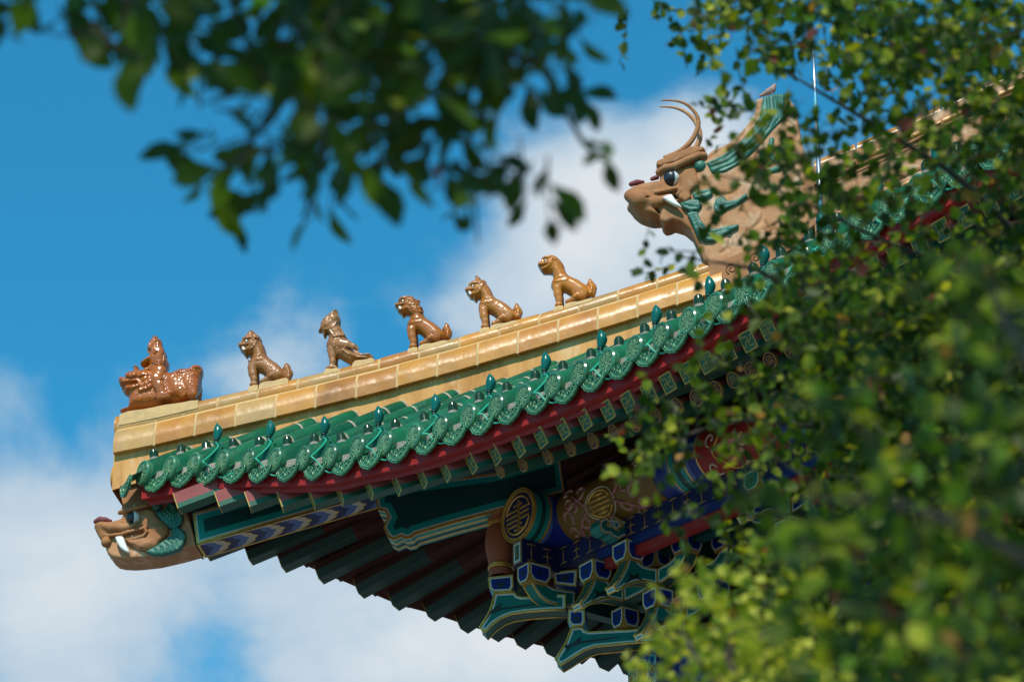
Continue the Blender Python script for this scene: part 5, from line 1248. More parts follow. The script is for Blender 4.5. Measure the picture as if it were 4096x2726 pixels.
S.cap([(700, 350, 0, 60), (900, 290, 0, 80), (1120, 240, 0, 90)], .02, sw=2.2)
S.both([(850, 510, .190, 118)] * 2, .012, 's'); S.both([(650, 570, .155, 14), (760, 640, .172, 16), (880, 625, .178, 14), (950, 560, .178, 12)], .006)
S.both([(350, 960, .135, 96)] * 2, .01); S.cap([(300 + 0, 900, .19, 12), (270, 960, .20, 12), (330, 1040, .20, 12), (420, 1010, .20, 12), (430, 950, .20, 10)], .004, 's'); S.cap([(345, 880, .20, 12), (350, 960, .205, 12), (330, 975, .205, 10)], .004, 's')
S.mesh('head', M['terra'], drg)
ball('eye', S, 850, 505, .142, 118, None, drg, 7, (-.86, .50, -.12))
S = Sculpt(LX, LY, LZ_, step=.006)
S.both([(150, 575, .055, 44), (230, 545, .060, 60), (330, 545, .060, 50), (440, 560, .06, 24)], .008); S.mesh('nostril', M['maroon'], drg)
S = Sculpt(LX, LY, LZ_, step=.005)
S.prof([(500,850),(560,832),(640,832),(665,870),(700,970),(740,1060),(780,1140),(680,1112),(590,1040),(530,940)], .150, .200, .014, .004); S.cap([(560, 860, .203, 6), (640, 990, .203, 6), (740, 1120, .203, 5)], .006, 's'); S.mesh('tusk', M['tusk'], drg)
S = Sculpt(LX, LY, LZ_, step=.0056)
S.cap([(1285, 290, .150, 96)] * 2, .008); spiral(S, 1290, 290, .190, 80, 1.3, 16)
S.prof([(1230,390),(1340,360),(1430,310),(1462,240),(1430,190),(1500,175),(1600,240),(1645,350),(1590,430),(1480,520),(1340,530)], .11, .172, .022, .006)
arcs(S, [(1270, 420), (1480, 260), (1480, 190)], [(1360, 520), (1590, 420), (1640, 340)], 7, .172, 19)
S.prof([(1330,530),(1480,500),(1585,410),(1650,350),(1730,400),(1760,520),(1720,620),(1640,690),(1500,690),(1430,600)], .11, .175, .022, .006)
arcs(S, [(1380, 540), (1590, 420), (1660, 370)], [(1480, 680), (1690, 640), (1755, 520)], 6, .175, 19); 
S.prof([(1060,1110),(1250,1010),(1400,900),(1500,840),(1560,810),(1520,740),(1560,680),(1660,660),(1760,720),(1805,830),(1770,960),(1680,1090),(1500,1150),(1350,1182),(1180,1180)], .11, .185, .024, .006)
arcs(S, [(1130, 1090), (1400, 930), (1570, 830), (1590, 780)], [(1200, 1170), (1500, 1140), (1720, 1000), (1790, 830)], 8, .185, 20, -.22); spiral(S, 1610, 770, .186, 105, 1.1, 17, t0=1.0)
S.mesh('mane', M['patina'], drg)

# ================================================================ horned dragon at the head of the ridge
DX, DY, DZ_ = 2450, 250, 1.7422
S = Sculpt(DX, DY, DZ_, step=.0095)
c = S.P(900, 1330, 0)
dr2 = empty('horned_dragon', HW(c[0], 0, c[2]), 'big terracotta dragon with two curved horns facing left at the head of the hip ridge', 'dragon ornament')
S.prof([(500,990),(540,1080),(580,1180),(620,1290),(668,1412),(760,1450),(1100,1290),(1350,1180),(1480,1100),(1390,760),(1320,560),(1295,400),(1260,280),(1215,222),(1140,210),(1050,235),(995,250),(1000,290),(980,360),(900,470),(800,560),(700,600),(640,650),(600,720),(560,800),(480,900)], -.145, .145, .035, .01)
for (cx, cy, r, a0, a1) in ((900, 1010, 160, -.5, 1.3), (980, 1060, 70, -1.2, .9), (1080, 1010, 130, -.6, 1.2), (830, 1130, 120, -.9, 1.0), (960, 1200, 130, -.8, 1.1), (1120, 1130, 110, -1, .8), (1250, 980, 120, -1, 1), (780, 800, 120, .5, 2.4), (1200, 800, 130, -1, 1.0), (720, 1230, 100, -.8, 1.2), (1150, 520, 130, -1, .8), (1240, 650, 110, -1.2, .7), (1330, 900, 100, -1, 1)):
    S.cap([(cx + r * math.cos(a), cy + r * math.sin(a), .145, 13) for a in np.linspace(a0, a1, 10)], .004, 's')
S.cap([(995, 255, .146, 9), (1035, 300, .146, 9), (1000, 400, .146, 9), (900, 500, .146, 9), (760, 600, .146, 9), (650, 680, .146, 9)], .004, 's')
S.mesh('body', M['terra_pale'], dr2)
S = Sculpt(DX, DY, DZ_, step=.0075)
S.prof([(95,925),(100,880),(130,850),(200,825),(320,805),(330,760),(400,730),(520,690),(600,700),(600,860),(545,940),(510,970),(450,930),(440,912),(340,925),(300,955),(290,1000),(330,1045),(250,1048),(180,1025),(120,980)], -.155, .155, .060, .012)
S.prof([(290,985),(330,1040),(325,1090),(350,1112),(385,1105),(415,1090),(480,1110),(540,1160),(590,1270),(640,1390),(690,1415),(640,1200),(600,1050),(520,950),(400,930)], -.13, .13, .03, .012)
S.both([(120, 930, .10, 40), (200, 960, .13, 60), (300, 980, .11, 40)], .02)
S.cap([(140, 930, .16, 4), (200, 950, .175, 9), (290, 930, .172, 9), (360, 895, .166, 9), (450, 880, .165, 9)], .004, 's')
S.both([(300, 905, .155, 12), (380, 890, .168, 13), (450, 872, .172, 14), (475, 890, .172, 13), (450, 920, .170, 12)], .006); S.both([(350, 915, .178, 10), (440, 898, .18, 12)], .005, 's')
S.prof([(480,770),(500,740),(545,730),(580,760),(590,790),(605,815),(600,850),(560,870),(540,895),(548,935),(510,968),(455,935),(475,890),(465,860)], .12, .182, .022, .008)
S.prof([(480,770),(545,730),(590,790),(600,850),(540,895),(510,968),(455,935),(465,860)], -.182, -.12, .022, .008)
S.cap([(540, 745, .186, 9), (570, 775, .188, 9), (595, 815, .188, 9), (585, 850, .188, 9), (545, 868, .188, 9)], .003, 's')
S.both([(325, 765, .13, 26), (370, 735, .165, 27), (435, 722, .18, 26), (520, 682, .18, 28), (600, 650, .165, 28), (640, 645, .15, 22)], .008)
S.cap([(340, 745, 0, 30), (440, 710, 0, 34), (560, 660, 0, 34), (630, 645, 0, 26)], .02, sw=4.5)
S.both([(315, 972, .135, 42)] * 2, .01); spiral(S, 315, 972, .205, 32, 1.4, 4); S.cap([(330, 965, .14, 34), (395, 945, .14, 30)], .01)
S.both([(412, 805, .190, 60)] * 2, .012, 's')
S.mesh('head', M['terra'], dr2)
ball('eye', S, 412, 806, .130, 56, None, dr2, 8, (-.86, .50, -.10))
S = Sculpt(DX, DY, DZ_, step=.008)
S.both([(130, 848, .06, 18), (170, 835, .06, 20), (215, 832, .06, 12)], .006); S.both([(275, 812, .06, 15), (310, 800, .06, 18)], .006); S.mesh('nostril', M['maroon'], dr2)
S = Sculpt(DX, DY, DZ_, step=.006)
S.prof([(342,935),(380,920),(412,912),(440,955),(488,1008),(430,988),(385,965)], .150, .200, .012, .004); S.mesh('tusk', M['tusk'], dr2)
for w_, P in ((.075, [(360, 672), (400, 655), (440, 640), (500, 605), (550, 550), (585, 490), (603, 430), (600, 390), (575, 345), (535, 300), (480, 272), (420, 262), (342, 264)]), (-.075, [(525, 645), (570, 612), (600, 560), (612, 520), (608, 470), (585, 420), (545, 370), (500, 338), (450, 318), (400, 308), (328, 309)])):
    mb = MB(); n = len(P); pts = []; rs = []
    for i, (x, y) in enumerate(P): p = S.P(x, y, w_); pts.append(HW(*p)); rs.append(S.k * (21 - 16 * (i / (n - 1)) ** 1.6))
    # smooth the run of the horn
    t = np.linspace(0, n - 1, 40); A = np.array(pts); B = np.array([[np.interp(q, range(n), A[:, k]) for k in range(3)] for q in t]); 
    for _ in range(6): B[1:-1] = .5 * B[1:-1] + .25 * (B[:-2] + B[2:])
    mb.tube(B, list(np.interp(t, range(n), rs)), 10)
    if w_ > 0:
        a, b2 = S.P(412, 715, w_), S.P(412, 655, w_); mb.tube([HW(*a), HW(*b2)], S.k * 15, 10)
    mb.build('horn', M['terra'] if w_ > 0 else M['terra_pale'], dr2)
S = Sculpt(DX, DY, DZ_, step=.0085)
S.prof([(650,690),(760,640),(870,560),(960,470),(1020,380),(1045,235),(1140,207),(1205,215),(1195,380),(1110,470),(1000,600),(900,690),(780,755),(690,765)], .11, .168, .025, .008)
for A in ([(670, 735), (800, 690), (930, 590), (1040, 480), (1090, 380), (1080, 220)], [(720, 755), (850, 700), (980, 570), (1090, 450), (1140, 350), (1125, 215)], [(1160, 215), (1165, 380), (1080, 500), (960, 640)], [(690, 700), (800, 650), (900, 570)]): S.cap([(a, b, .168, 10) for a, b in A], .004, 's')
S.cap([(610, 725, .13, 44)] * 2, .008); spiral(S, 612, 725, .20, 36, 1.5, 5)
S.prof([(550,905),(620,880),(690,868),(698,915),(650,945),(570,945)], .12, .175, .02, .006); S.prof([(468,975),(540,945),(600,948),(624,985),(600,1020),(540,1032),(490,1005)], .12, .178, .02, .006)
spiral(S, 580, 970, .182, 34, 1.3, 5); S.cap([(560, 925, .178, 9), (640, 905, .178, 9), (690, 890, .178, 9)], .003, 's'); S.cap([(485, 985, .178, 9), (540, 1000, .178, 9), (590, 1005, .178, 9)], .003, 's')
S.prof([(515,1040),(590,1030),(612,1085),(655,1140),(720,1152),(800,1130),(880,1118),(872,1150),(780,1190),(700,1242),(640,1244),(590,1205),(555,1120)], .11, .178, .022, .008)
for o in (0, 26): S.cap([(550 + o, 1050, .178, 9), (585 + o, 1130, .178, 9), (635 + o * .6, 1200 - o, .178, 9), (700, 1215 - o, .178, 9), (800, 1160 - o * .6, .178, 9)], .003, 's')
S.prof([(700,990),(720,940),(770,918),(800,958),(870,948),(930,898),(942,930),(860,985),(800,1010),(750,1046),(710,1030)], .11, .175, .02, .008); S.cap([(715, 985, .178, 9), (740, 1020, .178, 9), (790, 990, .178, 9), (870, 965, .178, 9)], .003, 's')
S.cap([(1110, 540, .14, 20), (1100, 620, .14, 22), (1120, 680, .14, 20)], .006); S.cap([(1040, 640, .14, 20), (1050, 720, .14, 22)], .006); S.cap([(1160, 740, .14, 26), (1100, 760, .14, 20)], .006)
S.mesh('mane', M['patina'], dr2)
Z4 = lambda x, y: (2600 + x * .339559, 1000 + y * .339559)
mb = MB(); P = [(690, 185), (1000, 60), (1400, -120), (1800, -330), (1830, -180), (1700, -30), (1500, 70), (1300, 190), (1100, 330), (980, 420), (830, 490), (760, 430), (705, 300)]
mb.prism([hp(*Z4(x, y), .185) for x, y in P], -NW_ * .37, 0)
for cx, cy, r in ((960, 220, 70), (1240, 90, 66), (1500, -60, 60)):
    mb.tube([hp(*Z4(cx + r * (1 - .8 * t) * math.cos(9 * t + 2), cy + r * (1 - .8 * t) * math.sin(9 * t + 2)), .186) for t in np.linspace(0, 1, 26)], .006, 5, 1)
mb.build('base', [M['terra'], M['terra_dark']], dr2)

# ================================================================ a dove on top of the dragon
S = Sculpt(DX, DY, DZ_, w0=0.0, step=.0045)
S.cap([(1060, 218, 0, 14), (1085, 205, 0, 22), (1112, 190, 0, 24), (1124, 172, 0, 15), (1126, 160, 0, 13)], .010)
S.cap([(1070, 214, 0, 16), (1030, 232, 0, 10)], .008, sw=1.0); S.cap([(1134, 158, 0, 6), (1148, 160, 0, 2)], .004); S.cap([(1112, 205, .012, 5), (1114, 218, .012, 4)], .004)
M['dove'] = mat('dove_feathers', (0.33, 0.22, 0.19), 0.7, (0.24, 0.17, 0.15), 25)
dv = S.mesh('dove', M['dove'])
tag(dv, 'small pinkish brown dove perched on top of the horned dragon', 'bird')

# ================================================================ lightning rod
mb = MB(); a = pv(3289, 960, .28); t_ = pv(3262, 160, .28); a = np.array([a[0], .28, RZ(a[0], .28) - .03]); mb.tube([a, np.array([a[0], .28, a[2] + .9])], .0155, 12); mb.tube([np.array([a[0], .28, a[2] + .88]), np.array([a[0] + .004, .28, t_[2]])], [.0125, .010], 12)
mb.tube([np.array([a[0] + .004, .28, t_[2]]), np.array([a[0] + .004, .28, t_[2] + .12])], [.010, .001], 10); mb.lathe([(.03, 0), (.03, .03), (.017, .04)], a + np.array([0, 0, .02]), (0, 0, 1), 14)
tag(mb.build('lightning_rod', M['steel']), 'thin shiny steel rod standing upright on the green tiles by the horned dragon', 'lightning rod')

# ================================================================ bulbs clipped to every other tile row, and their cable
def bulb_data():
    mb = MB(); mb.lathe([(.012, .030), (.020, .034), (.026, .045), (.031, .065), (.036, .088), (.037, .108), (.032, .132), (.022, .154), (.010, .170), (.003, .180), (.001, .182)], (0, 0, 0), (0, 0, 1), 18)
    mb.v = [(x + .014 * math.sin(max(0, z - .03) * 20), y, z) for x, y, z in mb.v]; me = mb.data('bulb', [M['bulb']])
    m2 = MB(); m2.lathe([(.014, -.02), (.017, -.005), (.014, .02), (.022, .030), (.020, .036)], (0, 0, 0), (0, 0, 1), 12); ms = m2.data('socket', [M['socket']])
    m3 = MB(); m3.tube([(.084 * math.cos(a), 0, -.068 + .084 * math.sin(a)) for a in np.linspace(.2, math.pi - .2, 14)], .007, 6); m3.obox((-.012, -.02, .012), (.024, 0, 0), (0, .04, 0), (0, 0, .012)); mc = m3.data('clip', [M['bulb']])
    return me, ms, mc
BD = bulb_data()
WHERE = ['third tile end from the ridge tip', 'fifth tile end from the ridge tip', 'seventh tile end from the ridge tip', 'ninth tile end from the ridge tip', 'eleventh tile end from the ridge tip', 'tile straight below the one-horned beast', 'tile straight below the front paws of the smooth beast', 'tile below the tail of the smooth beast', 'tile straight below the snout of the horned dragon', 'tile below the chest of the horned dragon', 'tile under the scrolled base of the horned dragon', 'tile at the foot of the steel rod', 'tile first to the right of the steel rod', 'tile second to the right of the steel rod', 'tile third to the right of the steel rod']
rows_ = list(range(2, 32, 2))
for q, i in enumerate(rows_):
    P = np.array(DISC[i]); base = P + AX * .255 + UPN * .086
    t = empty('light_bulb', base, 'teal flame bulb on the %s' % WHERE[q], 'light bulb', 'teal bulbs along the green eave')
    Mx = Matrix.Translation(Vector(base)) @ Matrix.Rotation(rng.normal(.75, .35), 4, 'Z') @ Matrix.Rotation(rng.normal(0, .06), 4, 'X')
    place(BD[0], 'glass', Mx, t); place(BD[1], 'socket', Mx, t)
    place(BD[2], 'clip', Matrix.Translation(Vector(base - UPN * .012)), t)
mb = MB()
pts = []
for q, i in enumerate(rows_):
    P, Q = np.array(DISC[i]), np.array(DISC[i + 1]); b0 = P + AX * .255 + UPN * .082
    pts += [b0 + np.array([0, -.01, .01]), P + AX * .20 + np.array([.05, 0, .075]), P + AX * .13 + np.array([.086, 0, .03]), P + np.array([.112, -.012, -.03])]
    pts += [P + np.array([.16, -.040, -.052]), Q + np.array([-.10, -.046, -.028]), Q + np.array([-.07, -.03, -.09]), Q + np.array([-.02, .012, -.13]), Q + np.array([.14, .02, -.12])]
    if i + 2 < len(DISC): Q2 = np.array(DISC[i + 2]); pts += [Q2 + np.array([-.15, .02, -.10]), Q2 + np.array([-.115, -.004, -.03]), Q2 + AX * .15 + np.array([-.09, 0, .04])]
A = np.array(pts); n = len(A); t = np.linspace(0, n - 1, n * 5); B = np.stack([np.interp(t, range(n), A[:, k]) for k in range(3)], 1)
for _ in range(5): B[1:-1] = .5 * B[1:-1] + .25 * (B[:-2] + B[2:])
mb.tube(B, .0075, 6)
tag(mb.build('light_cable', M['cable']), 'mint green cable looping between the tile ends to feed the bulbs', 'cable')

# ================================================================ floodlights on the timber
def spot(name, at, aim, s, m, label):
    at = np.array(at); aim = np.array(aim, float); aim /= np.linalg.norm(aim)
    t = empty(name, at, label, 'floodlight')
    mb = MB(); mb.lathe([(.03 * s, -.10 * s), (.062 * s, -.09 * s), (.075 * s, -.02 * s), (.085 * s, .06 * s), (.085 * s, .075 * s), (.072 * s, .076 * s)], at + np.array([0, 0, .10 * s]), aim, 22)
    for k in range(11):
        a = k * 2 * math.pi / 11; x = np.cross(aim, [0, 0, 1]); x /= np.linalg.norm(x); y = np.cross(aim, x); d = math.cos(a) * x + math.sin(a) * y
        mb.tube([at + np.array([0, 0, .10 * s]) + aim * -.09 * s + d * .062 * s, at + np.array([0, 0, .10 * s]) + aim * .05 * s + d * .086 * s], .006 * s, 5)
    mb.build('housing', m, t)
    mb = MB(); mb.lathe([(.072 * s, 0), (.001, .004 * s)], at + np.array([0, 0, .10 * s]) + aim * .066 * s, aim, 18); mb.build('lens', M['eyeblack'], t)
    mb = MB(); sd = np.cross(aim, [0, 0, 1]); sd /= np.linalg.norm(sd)
    for sg in (-1, 1): mb.obox(at + sd * sg * .09 * s - np.array([.012, .012, 0]) * s, (.024 * s, 0, 0), (0, .024 * s, 0), (0, 0, .12 * s))
    mb.obox(at - sd * .1 * s - np.array([.015, .015, 0]) * s, sd * .2 * s, (.03 * s, .03 * s, 0) if abs(sd @ np.array([1, 1, 0])) < 1 else (.03 * s, -.03 * s, 0), (0, 0, .012 * s)); mb.build('bracket', m, t)
e_ = pv(2560, 2606, 1.98); spot('floodlight', (e_[0] - .03, 1.98, ez + .001), (-.75, -.2, .62), 1.15, M['lampblue'], 'small ribbed blue floodlight standing on the blue painted beam end')
r_ = pv(2112, 2497, 2.35); spot('floodlight', (r_[0], 2.35, r_[2] - .08), (.3, -.9, .2), .9, M['maroon'], 'small dark red floodlight under the far eave rafters')
# ================================================================ foliage between the camera and the roof
def leafmat(name, col, tr=0.35, rough=0.5):
    m = bpy.data.materials.new(name); m.use_nodes = True; t = m.node_tree; L = t.links.new; b = t.nodes['Principled BSDF']; out = t.nodes['Material Output']
    b.inputs['Roughness'].default_value = rough; b.inputs['Specular IOR Level'].default_value = 0.22
    geo = N(t, 'ShaderNodeNewGeometry'); n = N(t, 'ShaderNodeTexNoise', inp={'Scale': 14.0, 'Detail': 2.0}); L(geo.outputs['Position'], n.inputs['Vector'])
    mx = N(t, 'ShaderNodeMix', data_type='RGBA'); mx.inputs['A'].default_value = (col[0] * .6, col[1] * .6, col[2] * .6, 1); mx.inputs['B'].default_value = (col[0] * 1.4, col[1] * 1.4, col[2] * 1.4, 1)
    L(n.outputs['Fac'], mx.inputs['Factor']); L(mx.outputs['Result'], b.inputs['Base Color'])
    tl = N(t, 'ShaderNodeBsdfTranslucent'); tl.inputs['Color'].default_value = (min(1, col[0] * 2.6), min(1, col[1] * 2.3), col[2] * .5, 1)
    ms = N(t, 'ShaderNodeMixShader'); ms.inputs[0].default_value = tr; L(b.outputs[0], ms.inputs[1]); L(tl.outputs[0], ms.inputs[2]); L(ms.outputs[0], out.inputs['Surface'])
    return m
LM = [leafmat('dark_green_leaf', (.032, .055, .004), .25), leafmat('green_leaf', (.062, .095, .006), .4), leafmat('yellow_green_leaf', (.19, .225, .012)), leafmat('pale_yellow_leaf', (.42, .40, .05)), leafmat('reddish_leaf', (.20, .045, .030)), leafmat('orange_leaf', (.33, .16, .04))]
BARK = mat('grey_brown_bark', (0.10, 0.075, 0.05), 0.9, (0.06, 0.045, 0.03), 20, bump=0.004, bscale=50)
OVAL = [(0, 0), (.12, .28), (.23, .50), (.21, .74), (.08, .93), (0, 1.0)]        # half outlines (half width, along)
LOBE = [(0, 0), (.22, .10), (.42, .34), (.30, .52), (.34, .70), (.16, .86), (0, 1.0)]
ROUND = [(0, 0), (.28, .22), (.40, .48), (.32, .76), (.14, .94), (0, 1.0)]
def leaf_mesh(name, pos, axis, nrm, size, shape, mi, parent, fold=.35, curl=.25, origin=None):
    n = len(pos); ax = axis / np.linalg.norm(axis, axis=1)[:, None]
    sd = np.cross(nrm, ax); sd /= np.linalg.norm(sd, axis=1)[:, None] + 1e-9; nr = np.cross(ax, sd)
    tpl = [(0, t, 0) for w, t in shape]; k = len(shape)
    V = []
    for s_ in (0, 1, -1):
        for w, t in shape:
            if s_ == 0: a, b_, c = 0, t, 0
            else: a, b_, c = s_ * w, t, w * fold
            V.append((a, b_, c - curl * t * t * .5))
    T = np.array(V); idx = []
    faces = []
    for s_, o in ((1, k), (-1, 2 * k)):
        for i in range(k - 1):
            f = [i, i + 1, o + i + 1, o + i]
            if i == 0: f = [0, 1, o + 1]
            elif i == k - 2: f = [i, i + 1, o + i]
            faces.append(f if s_ < 0 else f[::-1])
    P = pos[:, None, :] + size[:, None, None] * (T[None, :, 0:1] * sd[:, None, :] + T[None, :, 1:2] * ax[:, None, :] + T[None, :, 2:3] * nr[:, None, :])
    o = WL[parent.name]; P = (P - o).reshape(-1, 3)
    nv = len(T); F = []; MI = []
    for i in range(n):
        for f in faces: F.append([i * nv + q for q in f]); MI.append(int(mi[i]))
    me = bpy.data.meshes.new(name); me.from_pydata(P.tolist(), [], F)
    for m in LM: me.materials.append(m)
    me.polygons.foreach_set('material_index', MI); me.update()
    return link(me, name, parent)
def unit(v): return v / (np.linalg.norm(v) + 1e-9)
CELL = 62.0
def grow(grid, dist, leaf_len, cover, per_twig, spread, droop, twig_r, off=(0, 0)):
    """twigs with leaves; the grid gives how thick the crown is over the view (rows of digits, 62 px cells of a 2356 px wide frame)"""
    pos, axs, nrs, siz, tw = [], [], [], [], []
    for r, row in enumerate(grid):
        for c, ch in enumerate(row):
            if ch not in '123456789': continue
            d = int(ch) / 9.0
            D = .5 * (dist[0] + dist[1]); A = (CELL * 1.7385 * D / FPX) ** 2
            want = -math.log(1 - min(.985, d * .98)) * A / (leaf_len ** 2 * cover)
            nt_ = want / per_twig; nt_ = int(nt_) + (rng.random() < nt_ - int(nt_))
            for _ in range(nt_):
                dd = rng.uniform(*dist); x, y = (c + rng.random()) * CELL, (r + rng.random()) * CELL
                p = pd((x + off[0]) * 1.7385, (y + off[1]) * 1.7385, dd)
                dirn = unit(rng.normal(0, 1, 3) + np.array([0, 0, -droop])); L = spread * rng.uniform(.6, 1.3)
                a = p - dirn * L * .5; tw.append((a, a + dirn * L))
                for q in range(per_twig):
                    t = (q + .6) / per_twig; sgn = 1 if q % 2 else -1
                    side = unit(np.cross(dirn, rng.normal(0, 1, 3))); ax = unit(dirn * .7 + side * 1.0 + np.array([0, 0, -droop * .35]))
                    nr = unit(rng.normal(0, .65, 3) + np.array([0, 0, .55]) - CF * .45)
                    pos.append(a + dirn * L * t); axs.append(ax); nrs.append(nr); siz.append(leaf_len * rng.uniform(.65, 1.25))
    return np.array(pos), np.array(axs), np.array(nrs), np.array(siz), tw
def twigs_mesh(tw, r, parent, step=1):
    mb = MB()
    for a, b in tw[::step]: mb.tube([a, (a + b) / 2 + rng.normal(0, .004, 3), b], [r, r * .8, r * .4], 4, 0, False)
    mb.build('twigs', BARK, parent)['kind'] = 'stuff'
def limb(mb, pts, r0, r1, n=8):
    P = np.array(pts, float); t = np.linspace(0, len(P) - 1, 10 * len(P)); B = np.stack([np.interp(t, range(len(P)), P[:, k]) for k in range(3)], 1)
    for _ in range(8): B[1:-1] = .5 * B[1:-1] + .25 * (B[:-2] + B[2:])
    mb.tube(B, list(np.linspace(r0, r1, len(B))), n)
def shade_crown(centres, n, leaf_len, mi_p, parent, name='unseen_shade_crown'):  # unseen leaf masses, added towards the sun to shade the foliage in view
    pos = []; 
    for c, rad in centres:
        k = int(n * rad[0] * rad[1] * rad[2]); q = rng.normal(0, .5, (k, 3)) * np.array(rad) + np.array(c); pos.append(q)
    pos = np.concatenate(pos); m = len(pos)
    ax = rng.normal(0, 1, (m, 3)); nr = rng.normal(0, .7, (m, 3)) + np.array([0, 0, .8]); nr /= np.linalg.norm(nr, axis=1)[:, None]
    leaf_mesh(name, pos, ax, nr, leaf_len * rng.uniform(.7, 1.3, m), OVAL, rng.choice(len(mi_p), m, p=mi_p), parent)
def along_sun(P, t): return np.array(P) + SUNV * t

# ---------------- broad-leaved branch hanging in from above
G_T = ["45677888768989988888762",
       "44667867758899999888850",
       "4.13774763898898899886",
       "....414654887788775662",
       "......23565888876746 4",
       "........465876854631.55",
       "......5457788765565 3.54",
       "......445467622.54666.2",
       "......134..44....53",
       "...........2.....4"]
base = CAM + CF * 3.0 + np.array([0, 0, 0]); hf = unit(np.array([CF[0], CF[1], 0])); hr = unit(np.array([CR[0], CR[1], 0]))
b0 = CAM + hf * 3.2 - hr * 2.6; b0[2] = GZ
t1 = empty('broadleaf_tree', b0, 'blurred dark branch with broad pointed leaves hanging in from above, against blue sky', 'tree')
pos, axs, nrs, siz, tw = grow(G_T, (6.0, 7.2), .090, .105, 4, .13, .9, .002, (-10, -55))
leaf_mesh('crown', pos, axs, nrs, siz, OVAL, rng.choice(6, len(pos), p=[.74, .19, .05, .01, .01, 0]), t1, .3, .35)
twigs_mesh(tw, .003, t1)
mb = MB(); top = b0 + np.array([0, 0, 5.2]); V = lambda x, y, d: pd(x * 1.7385, y * 1.7385, d)
limb(mb, [b0, b0 + np.array([.1, .05, 2.6]), top], .17, .11, 14); mb.build('trunk', BARK, t1)
mb = MB()
limb(mb, [top, V(500, -500, 5.8), V(700, -150, 6.6), V(800, 100, 6.9), V(760, 300, 6.9), V(700, 500, 6.8)], .035, .004)
limb(mb, [V(700, -150, 6.6), V(1000, 60, 7.0), V(1080, 300, 7.1), V(1100, 560, 7.1)], .014, .002)
limb(mb, [V(500, -500, 5.8), V(300, -60, 6.4), V(280, 80, 6.6), V(120, 80, 6.7)], .014, .002)
limb(mb, [V(800, 100, 6.9), V(620, 260, 6.7), V(540, 380, 6.6), V(410, 420, 6.5)], .011, .002)
limb(mb, [V(1000, 60, 7.0), V(1250, 150, 7.2), V(1340, 330, 7.2), V(1400, 380, 7.2)], .011, .002)
mb.build('branch', BARK, t1)
shade_crown([(along_sun(V(750, 150, 6.9), 3.2), (1.5, 1.5, .8)), (along_sun(V(250, 50, 6.9), 3.4), (1.1, 1.1, .7)), (along_sun(V(1150, 200, 6.9), 3.2), (1.1, 1.1, .7)), (along_sun(V(700, 350, 6.9), 4.6), (1.4, 1.4, .8))], 1300, .10, [.6, .4, 0, 0, 0, 0], t1)

# ---------------- small-leaved tree on the right
G_R = ["........................3588888999888888888",
       ".......................3.66.6678899988888888",
       "..........................446356888988888888",
       "..........................23.323456788888888",
       "..........................33444566778888888",
       "...........................54555678888888888",
       "..........................366676654456689999",
       "..........................3.5667755445678999",
       "..........................2.566533344789999",
       "........................43.3566644577889999",
       ".........................1.2378888899999999",
       "...........................2699999999999999",
       "..........................2.279999999999999",
       ".........................3434689999999999999",
       "........................33.5579999999999999",
       ".......................35665779999999999999",
       ".......................57544567999999999999",
       ".......................45.23446899999999999",
       "........................23333479999999999999",
       ".........................333.5899999999999999",
       "...........................57999999999999999",
       "...........................68999999999999999",
       "...........................79999999999999999",
       "...........................79999999999999999",
       "...........................79999999999999999",
       "...........................79999999999999999"]
b1 = V(2650, 1500, 12.5); b1[2] = GZ
t2 = empty('small_leaved_tree', b1, 'tall tree with small lobed leaves covering the right side of the roof', 'tree')
pos, axs, nrs, siz, tw = grow(G_R, (10.6, 13.6), .045, .20, 6, .17, .35, .0015)
leaf_mesh('crown', pos, axs, nrs, siz, LOBE, rng.choice(6, len(pos), p=[.34, .30, .28, .055, .012, .013]), t2, .25, .2)
twigs_mesh(tw, .0024, t2, 1)
mb = MB(); limb(mb, [b1, b1 + np.array([0, 0, 3.0]), V(2600, 1250, 12.6), V(2500, 700, 12.7)], .20, .09, 14); mb.build('trunk', BARK, t2)
mb = MB()
limb(mb, [V(2600, 1250, 12.6), V(2250, 1000, 12.2), V(1950, 800, 12.0), V(1760, 620, 11.8), V(1560, 590, 11.6)], .022, .003)
limb(mb, [V(2500, 700, 12.7), V(2200, 400, 12.3), V(1950, 250, 12.1), V(1800, 160, 12.0)], .016, .003)
limb(mb, [V(2250, 1000, 12.2), V(2000, 1000, 12.1), V(1700, 960, 11.8), V(1460, 1040, 11.6)], .013, .003)
limb(mb, [V(2500, 700, 12.7), V(2250, 640, 12.3), V(2000, 540, 12.1), V(1780, 430, 12.0), V(1640, 400, 12)], .011, .002)
limb(mb, [V(2600, 1250, 12.6), V(2200, 1300, 12.3), V(1900, 1200, 12.2), V(1700, 1180, 12.0)], .013, .003)
mb.build('branch', BARK, t2)
shade_crown([(along_sun(V(2050, 900, 12), 4.0), (1.3, 1.3, .9)), (along_sun(V(1950, 1150, 12), 4.0), (1.3, 1.3, .9)), (along_sun(V(2250, 700, 12), 4.5), (1.2, 1.2, .8)), (along_sun(V(1700, 1000, 11.6), 3.6), (.7, .7, .5)), (along_sun(V(2250, 1250, 12), 4.5), (1.4, 1.4, .9)), (along_sun(V(1850, 620, 12), 4.5), (.9, .9, .5))], 560, .085, [.6, .4, 0, 0, 0, 0], t2)

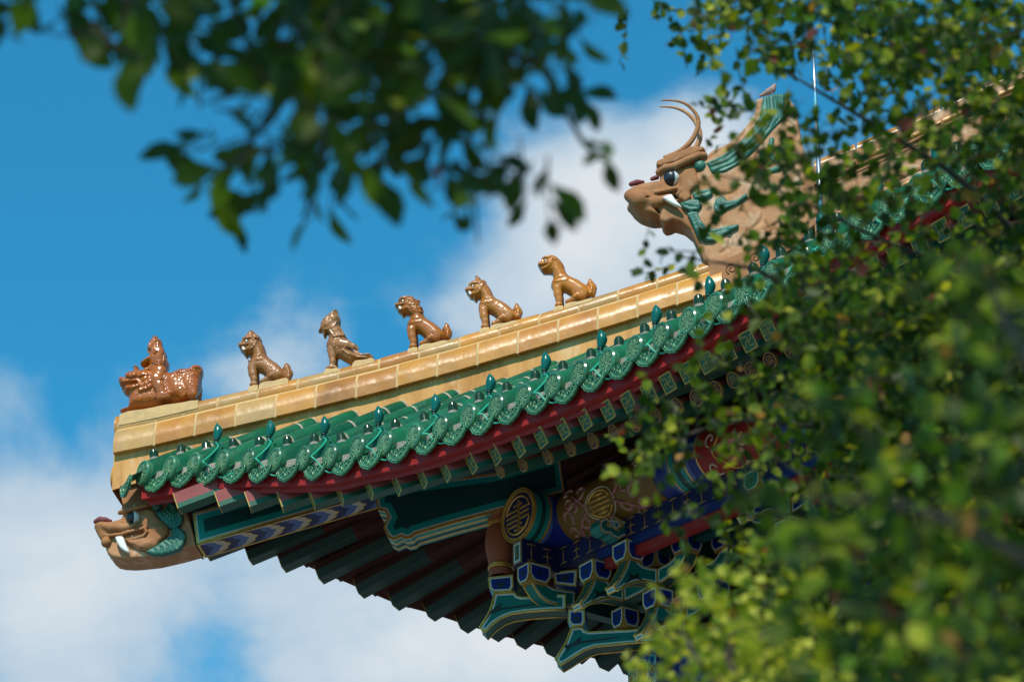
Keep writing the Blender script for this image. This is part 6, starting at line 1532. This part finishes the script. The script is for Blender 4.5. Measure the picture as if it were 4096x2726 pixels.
# ---------------- nearer foliage, far out of focus, along the right edge
G_N = ["................................................"] * 8 + \
      ["....................................23",
       "...................................234",
       "..................................2344",
       "..................................3455",
       ".................................23455",
       "................................233455",
       "...............................2334455",
       "..............................22334555",
       ".............................223344555",
       ".............................223445566",
       "............................2234455666",
       "............................2344556666",
       "............................3344556667",
       "............................2345566677",
       ".............................345566677",
       "............................3455666777",
       "............................3556667777",
       "............................3556667777"]
b2 = CAM + hf * 4.4 + hr * 2.2; b2[2] = GZ
t3 = empty('nearby_tree', b2, 'very blurred nearby dark green foliage filling the lower right corner', 'tree')
pos, axs, nrs, siz, tw = grow(G_N, (5.4, 7.4), .048, .17, 5, .13, .4, .0015)
leaf_mesh('crown', pos, axs, nrs, siz, ROUND, rng.choice(6, len(pos), p=[.36, .34, .22, .06, .01, .01]), t3, .25, .2)
twigs_mesh(tw, .0018, t3)
mb = MB(); limb(mb, [b2, b2 + np.array([0, 0, 1.6]), V(2700, 1500, 5.6), V(2600, 1000, 5.6)], .12, .05, 12); mb.build('trunk', BARK, t3)
mb = MB(); limb(mb, [V(2700, 1500, 5.6), V(2300, 1250, 5.5), V(2050, 1150, 5.4), V(1850, 1150, 5.3)], .014, .002); limb(mb, [V(2600, 1000, 5.6), V(2350, 820, 5.6), V(2250, 600, 5.6)], .025, .003); mb.build('branch', BARK, t3)
shade_crown([(along_sun(V(2150, 1200, 5.5), 2.2), (.8, .8, .5)), (along_sun(V(2300, 900, 5.5), 2.4), (.7, .7, .5)), (along_sun(V(2200, 1450, 5.5), 2.4), (.8, .8, .5))], 800, .075, [.6, .4, 0, 0, 0, 0], t3)

# ---------------- bright yellow-green bush top
G_Y = ["................................................"] * 20 + \
      ["..........................12.",
       ".........................46442",
       "........................267654..",
       "........................57877643..",
       "........................578887654",
       ".......................3688888765"]
b3 = V(1680, 1700, 9.0); b3[2] = GZ
t4 = empty('yellow_green_shrub', b3, 'sunlit yellow green shrub top in front of the blue painted column head', 'shrub')
pos, axs, nrs, siz, tw = grow(G_Y, (8.6, 9.6), .030, .22, 6, .09, -.2, .001)
leaf_mesh('crown', pos, axs, nrs, siz, ROUND, rng.choice(6, len(pos), p=[.0, .08, .50, .40, .0, .02]), t4, .3, .2)
twigs_mesh(tw, .0012, t4, 2)
mb = MB(); limb(mb, [b3, b3 + np.array([.05, 0, 1.5]), V(1680, 1600, 9.0), V(1680, 1450, 9.0)], .06, .008, 10)
for x in (1560, 1620, 1760, 1820): limb(mb, [V(1680, 1620, 9.0), V((1680 + x) / 2, 1540, 9.0), V(x, 1440, 9.1)], .012, .003)
mb.build('stem', BARK, t4)
